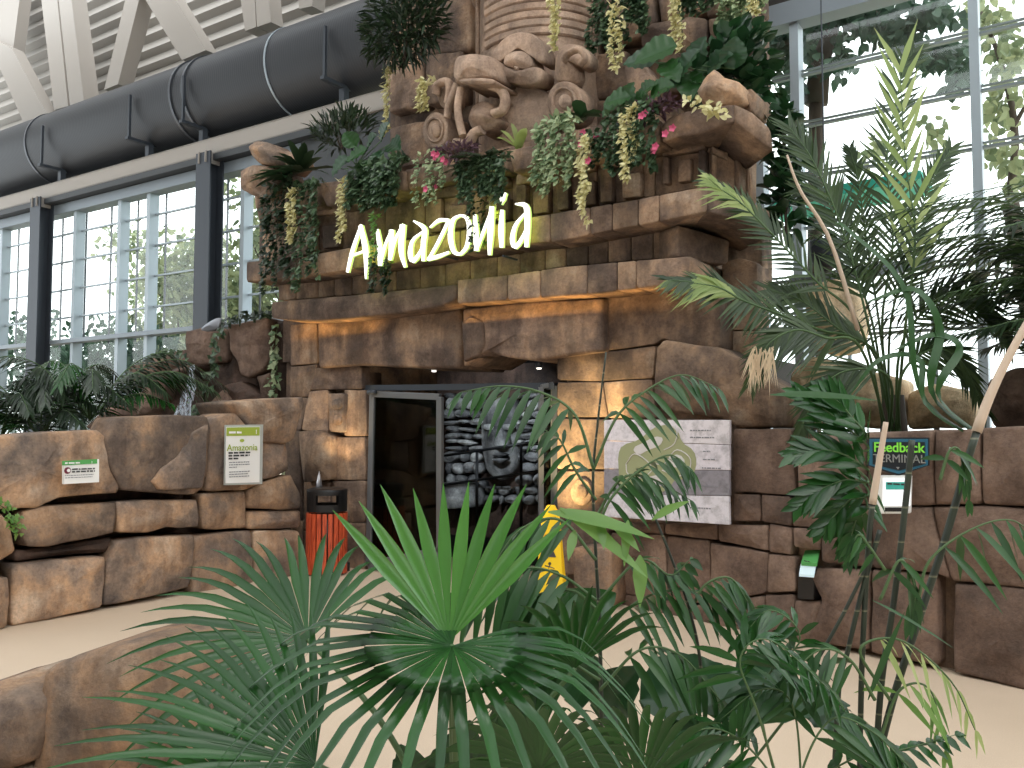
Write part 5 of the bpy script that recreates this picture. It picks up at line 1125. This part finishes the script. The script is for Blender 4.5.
# fishtail leaves left of the feedback sign
ft = thing('fishtail_palm', 'low dark palm with wide toothed leaflets left of the Feedback sign', 'palm', (-2.0, -.9, 1.45))
for pts, L in (([(868, 450), (850, 430), (825, 410), (800, 395)], .30), ([(868, 470), (845, 455), (820, 450), (795, 455)], .28), ([(868, 480), (845, 480), (820, 490), (800, 505)], .28), ([(866, 440), (850, 415), (836, 400), (822, 390)], .26), ([(868, 490), (850, 500), (835, 515), (820, 530)], .24), ([(866, 500), (856, 520), (850, 540), (846, 552)], .2)):
    pinnate(ft, [Vector((-1.75, -.75, 1.55))]+P3(pts, 5.4), L, .055, G_FAN, 13, start=.3, ang=38, hang=.0, droop=.1, stem_r=.008, nrm=cv(0, .4, -1))
mb = MB(); mb.tube([Vector((-1.75, -.75, 1.55)), Vector((-1.75, -.3, 1.42))], .03, 8); mb.build('stem', M_STEM, ft, smooth=True)
# pale rocks in the planter, lamp and dark sphere
PRk = Plane((-1.5, 1.3, 1.4), 0)
for px, lb in (([(788, 372), (812, 356), (836, 362), (842, 428), (790, 430)], 'pale sunlit rock behind the date palm fronds, left of the Feedback sign'), ([(800, 285), (840, 276), (860, 300), (852, 352), (812, 352)], 'tall cream rock behind the date palm stems'),
               ([(842, 376), (880, 372), (905, 380), (905, 428), (842, 428)], 'golden cream rock behind the Feedback sign'), ([(905, 392), (935, 384), (972, 392), (975, 428), (905, 430)], 'low cream rock just right of the Feedback sign top')):
    tag(stone('rock', PRk, px, M_CREAM, None, 0, .5, .08, .08, .05, q=.12), lb, 'rock', 'pale rocks in the right planter')
tag(stone('rock', Plane((.1, .3, 1.4), -10), [(985, 380), (1010, 368), (1040, 366), (1050, 430), (990, 430)], M_RED, None, 0, .5, .08, .1, .04, q=.12), 'rounded brown boulder behind the palms at the right edge', 'rock')
t = thing('planter_ledge', 'grey horizontal rail behind the right hand palms', 'rail', (-1.2, 1.9, 2.6)); mb = MB(); mb.bar(atY(790, 283, 1.9), atY(935, 262, 1.9), .08, .12); mb.build('rail', mat('grey_head_rail'), t)
for x_ in (-2.6, -1.4): mb = MB(); mb.box((x_, 1.9, 2.1), .05, .05, 1.4); mb.build('post', mat('grey_head_rail'), t)
t = thing('hanging_pot', 'dark round hanging pot before the right window', 'pot', atY(826, 252, 1.6)); mb = MB(); c = atY(826, 256, 1.6)
mb.tube([c+UP*.16, c+UP*.14, c, c-UP*.1, c-UP*.16], [.17, .18, .17, .12, .05], 18); mb.build('bowl', mat('dark_blue_pot', lin(38, 46, 58), .5), t, smooth=True); mb = MB(); mb.tube([c+UP*.14, c+UP*3.9], .008, 5); mb.build('hanging_wire', M_STEEL, t)
# ================================================================= PLANTS ON THE FACADE
def onA(px, py, off): return PA.hit(px, py, off)
def hv(px, y0, y1, wpx, m, label, off=.62, **k):
    a = onA(px, y0, off); b = onA(px, y1, off); w = abs((onA(px+wpx/2, y0, off)-onA(px-wpx/2, y0, off)).x)
    return vine(a, b.z, w, m, label, **k)
hv(279, 188, 300, 26, G_DARK, 'dark ivy curtain hanging at the far left end of the ledges', n=330, L=.10, Wd=.085, strands=5, group='trailing ivy on the facade')
hv(309, 186, 294, 28, G_IVY, 'dark green ivy curtain hanging between two golden garlands at the left', n=340, L=.095, Wd=.08, strands=5, group='trailing ivy on the facade')
hv(378, 166, 212, 50, G_IVY, 'wide bushy ivy curtain hanging just above the first lit letters', n=720, L=.10, Wd=.085, strands=9, spread=.06, group='trailing ivy on the facade')
hv(374, 216, 272, 8, G_BRIGHT, 'bright green lit ivy strand hanging through the first letter of the sign', off=.70, n=60, L=.07, Wd=.055, strands=2, spread=.02, group='trailing ivy on the facade')
hv(383, 258, 294, 16, G_DARK, 'dark lower tail of ivy below the start of the sign', off=.56, n=90, L=.09, Wd=.07, strands=3, group='trailing ivy on the facade')
hv(484, 162, 206, 46, G_IVY, 'bushy ivy curtain hanging above the middle letters of the sign', n=420, L=.09, Wd=.075, strands=8, group='trailing ivy on the facade')
hv(479, 205, 262, 12, G_DARK, 'thin ivy tail hanging behind the later letters of the sign', off=.56, n=60, L=.08, Wd=.06, strands=2, group='trailing ivy on the facade')
hv(554, 124, 196, 44, G_VAR, 'pale variegated bush trailing right of the sign below the mask', n=420, L=.09, Wd=.05, shape='ovate', strands=7, group='trailing ivy on the facade')
hv(432, 156, 205, 30, G_VAR, 'small trailing plant with pink flowers left of the mask base', n=150, L=.07, Wd=.045, shape='ovate', strands=4, flowers=[(onA(440, 158, .68), 5), (onA(432, 190, .68), 2)])
hv(632, 112, 176, 46, G_IVY, 'trailing plant with bright pink flowers near the right end of the top ledge', n=430, L=.085, Wd=.055, shape='ovate', strands=7, flowers=[(onA(650, 110, .7), 2), (onA(666, 128, .7), 2), (onA(656, 150, .7), 2)])
hv(598, 134, 165, 24, G_IVY, 'small trailing plant with deep pink blossoms beside the variegated bush', n=120, L=.075, Wd=.05, shape='ovate', strands=4, flowers=[(onA(600, 140, .7), 3), (onA(586, 136, .7), 2), (onA(590, 156, .7), 2)])
gl = 'golden variegated garlands'
for x, y0, y1, lb, w in ((293, 192, 254, 'golden leaf garland hanging between the two left ivy curtains', 9), (343, 184, 250, 'golden leaf garland hanging alone left of the first lit letter', 8), (494, 178, 225, 'golden leaf garland hanging in front of the letters n and i of the sign', 7),
                     (586, 142, 222, 'longest golden leaf garland reaching down over the second ledge right of the sign', 11), (631, 112, 182, 'golden leaf garland hanging through the pink flowered plant', 12)):
    hv(x, y0, y1, w, G_YEL, lb, off=.68 if x != 494 else .5, n=150, L=.085, Wd=.045, shape='ovate', strands=2, spread=.035, group=gl, name='garland', cat='garland')
for x, y0, y1, lb, off in ((390, 72, 150, 'golden leaf garland hanging beside the end of the cream beam', -.2), (427, 84, 124, 'short golden leaf garland left of the mask', .15), (556, 4, 62, 'golden leaf garland hanging in front of the totem column', .52), (677, -20, 52, 'golden leaf garland hanging from above between the stones at the upper right', -.2),
                       (617, 10, 84, 'golden leaf garland hanging right of the totem column', -.1), (756, -20, 14, 'short golden leaf garland at the very top near the window edge', -.2)):
    hv(x, y0, y1, 9, G_YEL, lb, off=off, n=110, L=.095, Wd=.05, shape='ovate', strands=2, spread=.03, group=gl, name='garland', cat='garland')
for x, y0, y1, w, lb in ((608, -30, 62, 40, 'ivy curtain hanging from above, just right of the totem column'), (640, -30, 36, 20, 'thin ivy curtain hanging from above, second right of the totem column'), (700, -30, 20, 40, 'ivy fringe hanging from above near the top right stones'), (742, -30, 30, 44, 'variegated ivy fringe hanging at the top beside the right window')):
    hv(x, y0, y1, w, G_IVY if w != 44 else G_VAR, lb, off=-.4, n=330, L=.10, Wd=.07, shape='ovate', strands=6, group='trailing ivy from above')
# horizontal golden sprigs on the corner
t = thing('garland', 'golden sprigs lying along the right corner of the top ledge', 'garland', onA(705, 110, .6)); lb = MB()
for i in range(46):
    f = rnd.random(); c = onA(686+f*42, 100+f*16, .62)+rv(.04); leaf(lb, c, rv()+Vector((0, -.5, 0)), Vector((0, -1, .3)), .075, .04, 'ovate', .1)
lb.build('leaves', G_YEL, t, smooth=True)
# shrubs
def shrub(px, py, off, rx, ry, rz, n, L, Wd, m, label, shape='ovate', cat='plant', name='shrub', **k):
    c = onA(px, py, off); t = thing(name, label, cat, c-UP*rz); cluster(t, c, rx, ry, rz, n, L, Wd, m, shape, **k)
    mb = MB()
    for i in range(5): mb.tube([c-UP*rz+rv(.03), c+Vector((rnd.uniform(-.5, .5)*rx, 0, rz*.5))], .008, 5)
    mb.build('stem', M_BARK, t); return t
shrub(404, 22, .0, .62, .3, .50, 1500, .16, .035, G_DARK, 'large dark bushy shrub hanging in front of the duct at the top', 'lance')
shrub(342, 130, .35, .46, .25, .22, 420, .16, .03, G_DARK, 'dark fine-leaved shrub against the cream beam above the left ledge', 'lance', up=.8)
shrub(735, 72, -.1, .34, .2, .46, 260, .18, .14, G_BROAD, 'dark broad-leaved creeper filling the corner beside the right window')
shrub(782, 140, -.6, .14, .2, .40, 90, .18, .14, G_BROAD, 'dark leafy creeper along the right window frame beside the top ledge')
shrub(785, 200, -.5, .16, .2, .36, 90, .18, .14, G_BROAD, 'dark leafy creeper lower along the right window frame beside the frieze')
shrub(455, 152, .55, .28, .1, .08, 160, .09, .03, G_PURP, 'small reddish purple plant at the foot of the mask on the ledge')
shrub(655, 108, .55, .26, .1, .08, 150, .08, .035, G_PURP, 'purple tinged plant on the top ledge left of the corner rock')
def rosette(px, py, off, n, L, Wd, m, label, name='fern', cat='fern', el=(.1, .9), az=(0, 360), pin=False):
    c = onA(px, py, off); t = thing(name, label, cat, c)
    for i in range(n):
        a = R(rnd.uniform(*az)); e = rnd.uniform(*el); d = Vector((math.cos(a)*math.cos(e), math.sin(a)*math.cos(e), math.sin(e))); l_ = L*rnd.uniform(.7, 1.1)
        if pin: pinnate(t, [c, c+d*l_*.5+UP*l_*.1, c+d*l_-UP*l_*.15], l_*.22, .02, m, 16, start=.1, ang=60, stem_r=.004)
        else:
            mb = MB(); leaf(mb, c, d, UP, l_, Wd, 'strap', .3); mb.build('leaf', m, t, smooth=True)
    return t
rosette(302, 172, .55, 26, .62, .10, G_DARK, 'spiky dark green rosette plant above the left ivy curtains', 'bromeliad', 'plant', az=(150, 390), el=(.0, .8))
rosette(285, 176, .55, 16, .45, .08, G_BROAD, 'smaller spiky rosette plant at the left end of the top ledge', 'bromeliad', 'plant', az=(140, 400), el=(-.1, .6))
rosette(485, 172, .5, 18, .42, .07, G_DARK, 'dark fern below the mask above the middle of the sign', pin=True, az=(180, 400), el=(-.1, .7))
rosette(518, 150, .45, 5, .36, .10, G_YG, 'few upright yellow green leaves at the chin of the mask', 'bromeliad', 'plant', az=(200, 330), el=(.8, 1.4))
rosette(582, 118, .4, 8, .3, .14, G_BROAD, 'dark glossy rosette right of the right ear disc', 'bromeliad', 'plant', el=(.3, 1.2))
def bigleaves(label, lst, name='philodendron', m=G_BROAD, off=.5):
    t = thing(name, label, 'plant', onA(lst[0][0], lst[0][1], off))
    root = onA(lst[0][0], lst[0][1]+10, off)
    for i, (x, y, s, an) in enumerate(lst):
        a = onA(x, y, off+rnd.uniform(0, .15)); d = Vector((math.cos(R(an)), -.35, math.sin(R(an)))).normalized()
        broad(t, a-d*s*.5, a+d*s*.5, s*.85, m=m if i % 3 else G_CANE, sag=.15, nrm=(rnd.uniform(-.3, .3), -1, .5), stem_from=root)
    return t
bigleaves('large lobed philodendron leaves above the wide ivy curtain', [(356, 155, .3, 200), (340, 165, .28, 230), (372, 140, .3, 30), (350, 138, .26, 120), (385, 130, .3, 40), (395, 145, .3, -20), (365, 170, .26, 260), (378, 158, .22, -60)])
bigleaves('large dark glossy leaves below the stone wall at the upper right', [(655, 52, .42, 190), (640, 60, .34, 170), (690, 60, .34, 40), (672, 70, .3, -50), (700, 50, .34, 60), (720, 60, .32, 20), (705, 75, .3, -30), (668, 85, .3, 200), (735, 50, .32, 80), (690, 85, .3, -80)], off=.15)
bigleaves('pale green leaves spilling over the top ledge left of the pink flowers', [(618, 98, .28, 180), (630, 92, .26, 60), (612, 106, .24, 220), (640, 100, .26, 0), (648, 88, .26, 20), (662, 88, .3, 10)], m=G_CANE, off=.45)
# creeper plants on boulders
def creeper(label, pl, pts, off, n=60, L=.07, m=G_IVY, sp=.05, name='creeper'):
    C = bez([pl.hit(x, y, off) for x, y in pts], 20); t = thing(name, label, 'creeper', C[-1]); mb = MB(); mb.tube(C, .004, 5); mb.build('stem', M_STEM, t, smooth=True); lb = MB()
    for i in range(n):
        c = C[rnd.randrange(20)]+rv(sp)+pl.N*.03; leaf(lb, c, rv()+pl.N*.5-UP*.4, pl.N+UP*.4, L*rnd.uniform(.7, 1.2), L*.8, 'ivy', .1)
    lb.build('leaves', m, t, smooth=True)
creeper('ivy creeper trailing beside the falling water', PW, [(220, 332), (216, 350), (214, 370), (206, 388)], .5, 70, .09)
creeper('ivy creeper hanging down between the tall slab rock and the stone pier', PW, [(277, 330), (275, 350), (276, 375), (274, 395)], .35, 70, .09, G_VAR)
creeper('short ivy sprig at the foot of the waterfall', PW, [(196, 400), (198, 408), (195, 414)], .5, 24, .07)
creeper('ivy running along the sloping rock left of the waterfall', PW, [(184, 356), (165, 352), (150, 360), (140, 372), (128, 380)], .3, 80, .08)
creeper('low ivy along the top of the tall slab rock under the window', PW, [(228, 322), (245, 318), (262, 314), (278, 312)], .25, 70, .09, G_DARK)
creeper('bright green creeper over the boulder at the left picture edge', PX_, [(-10, 500), (4, 508), (14, 520), (18, 532)], .32, 50, .05, G_BRIGHT)
# palm behind the left boulder wall
lp = thing('feather_palm', 'dark feathery palm behind the left boulder wall', 'palm', (-9.6, -1.9, 1.1))
for px_, py_ in ((40, 440), (0, 440), (90, 420)):
    B3 = atD(px_, py_, 9.3)
    for i in range(11):
        a = R(rnd.uniform(0, 360)); Lf = rnd.uniform(.9, 1.4); h = Vector((math.cos(a), math.sin(a), 0)); e = rnd.uniform(.3, .95)
        pinnate(lp, [B3, B3+h*Lf*.3+UP*Lf*e*.55, B3+h*Lf*.65+UP*Lf*e*.75, B3+h*Lf+UP*Lf*e*.45], .30, .028, G_DARK if i % 3 else G_FAN, 28, start=.15, ang=55, hang=.4, droop=.3, stem_r=.008, shape='lance')
mb = MB(); mb.tube([atD(40, 470, 9.3), atD(40, 440, 9.3)], .08, 8); mb.build('trunk', M_BARK, lp, smooth=True)

# ================================================================= OUTSIDE TREES
def tree(c, r, h, n, m, label, L=.28, wd=.16, trunk_r=.12, limbs=7, zc=None, name='garden_tree', group='trees beyond the glass'):
    c = Vector(c); t = thing(name, label, 'tree', c, group); mb = MB(); top = c+UP*h
    mb.tube(bez([c, c+UP*h*.4+rv(.15), top-UP*r*.4], 10), [trunk_r*(1.1-.08*i) for i in range(10)], 8); ends = []
    for i in range(limbs):
        a = R(360*i/limbs+rnd.uniform(-20, 20)); e = top+Vector((math.cos(a)*r*.8, math.sin(a)*r*.8, rnd.uniform(-.5, .5)*r)); s = c+UP*h*rnd.uniform(.4, .75); mb.tube(bez([s, (s+e)/2+rv(.2), e], 6), [trunk_r*.4-.05*trunk_r*j for j in range(6)], 5); ends.append(e)
    mb.build('trunk', M_BARK, t, smooth=True); lb = MB()
    cl = [top+Vector((rnd.uniform(-1, 1)*r, rnd.uniform(-1, 1)*r, rnd.uniform(-1.15, .8)*r)) for i in range(46)]+ends
    for i in range(int(n*1.5)):
        q = rnd.choice(cl)+rv(r*.22); leaf(lb, q, rv()-UP*.3, rv(), L*rnd.uniform(.6, 1.2), wd, 'ovate', .1)
    lb.build('crown', m, t, smooth=True)
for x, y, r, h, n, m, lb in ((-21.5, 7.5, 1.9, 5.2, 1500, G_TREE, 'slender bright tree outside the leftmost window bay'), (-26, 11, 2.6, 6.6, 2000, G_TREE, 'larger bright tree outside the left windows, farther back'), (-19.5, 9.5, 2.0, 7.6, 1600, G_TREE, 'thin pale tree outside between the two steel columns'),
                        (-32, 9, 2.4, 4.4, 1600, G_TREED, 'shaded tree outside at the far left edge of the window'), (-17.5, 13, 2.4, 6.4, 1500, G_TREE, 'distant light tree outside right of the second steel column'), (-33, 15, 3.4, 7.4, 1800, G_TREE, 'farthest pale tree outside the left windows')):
    tree((x, y, -.25), r, h, n, m, lb)
for i, (x, y, lb) in enumerate(((-20.5, 5.2, 'low leafy hedge bush outside beneath the left sill'), (-17.2, 5.0, 'low leafy bush outside beneath the sill by the second column'), (-24.5, 5.4, 'low leafy bush outside at the far left beneath the sill'), (-14.5, 5.2, 'low leafy bush outside behind the waterfall rocks'))):
    t = thing('garden_shrub', lb, 'bush', (x, y, -.25), 'bushes beyond the left windows'); cluster(t, (x, y, 2.3), 1.9, .8, 2.0, 1900, .28, .13, G_TREE if i % 2 else G_TREED)
    mb = MB(); mb.tube([(x, y, -.25), (x, y, 1.5)], .05, 6); mb.build('stem', M_BARK, t)
def bough(label, limbs, spots, Y, m, L=.24, wd=.13, base=None):
    t = thing('garden_tree', label, 'tree', base, 'trees beyond the glass'); mb = MB()
    for pts, r_ in limbs: mb.tube(bez([atY(x, y, Y) for x, y in pts], 12), [r_*(1-.06*i) for i in range(12)], 7)
    b_ = Vector(base); mb.tube([b_, atY(*limbs[0][0][0], Y)], .12, 8); mb.build('trunk', M_BARK, t, smooth=True); lb = MB()
    for x, y, rx, ry, n in spots:
        for i in range(n):
            q = atY(x+rnd.gauss(0, rx*.5), y+rnd.gauss(0, ry*.5), Y+rnd.uniform(-.6, .6)); leaf(lb, q, rv()-UP*.5, Vector((0, -1, 0))+rv(.8), L*rnd.uniform(.5, 1.1), wd, 'ovate', .1)
    lb.build('crown', m, t, smooth=True)
bough('dark-trunked tree with hanging leafy boughs outside the right window', [([(816, 104), (822, 60), (835, 20), (850, -40)], .20), ([(835, 20), (870, 10), (900, -10)], .06), ([(860, 5), (900, 25), (925, 32)], .04)],
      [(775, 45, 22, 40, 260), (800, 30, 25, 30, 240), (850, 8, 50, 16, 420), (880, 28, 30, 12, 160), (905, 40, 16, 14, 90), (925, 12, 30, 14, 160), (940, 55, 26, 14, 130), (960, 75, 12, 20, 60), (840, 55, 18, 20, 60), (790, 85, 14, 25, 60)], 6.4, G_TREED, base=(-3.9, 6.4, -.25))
bough('lighter leafy tree outside at the top right corner of the window', [([(1010, 200), (1015, 130), (1000, 60), (980, 10)], .07), ([(1012, 130), (1030, 100), (1050, 90)], .04)],
      [(985, 20, 24, 26, 130), (1010, 60, 20, 30, 110), (1000, 110, 24, 24, 70), (990, 150, 20, 20, 40), (1015, 170, 14, 30, 60), (935, 130, 16, 20, 30), (880, 150, 20, 16, 30)], 7.5, G_TREE, L=.22, wd=.12, base=(-.5, 7.5, -.25))
t = thing('teal_placeholder', 'small bright teal canopy outside low behind the right window', 'placeholder', (-3.2, 5.2, -.25))  # added placeholder for an unexplained teal tint beyond the window
mb = MB(); c = atY(838, 190, 5.2); mb.extrude([c+Vector((-1.1, 0, -.12)), c+Vector((1.1, 0, -.02)), c+Vector((1.1, 0, .1)), c+Vector((-1.1, 0, .06))], (0, 1.0, 0)); mb.build('teal_block', mat('teal_fill', lin(60, 190, 170), .6), t)
mb = MB(); mb.tube([c+Vector((0, .5, 0)), Vector((c.x, 5.7, -.25))], .03, 8); mb.build('pole', M_ALU, t)
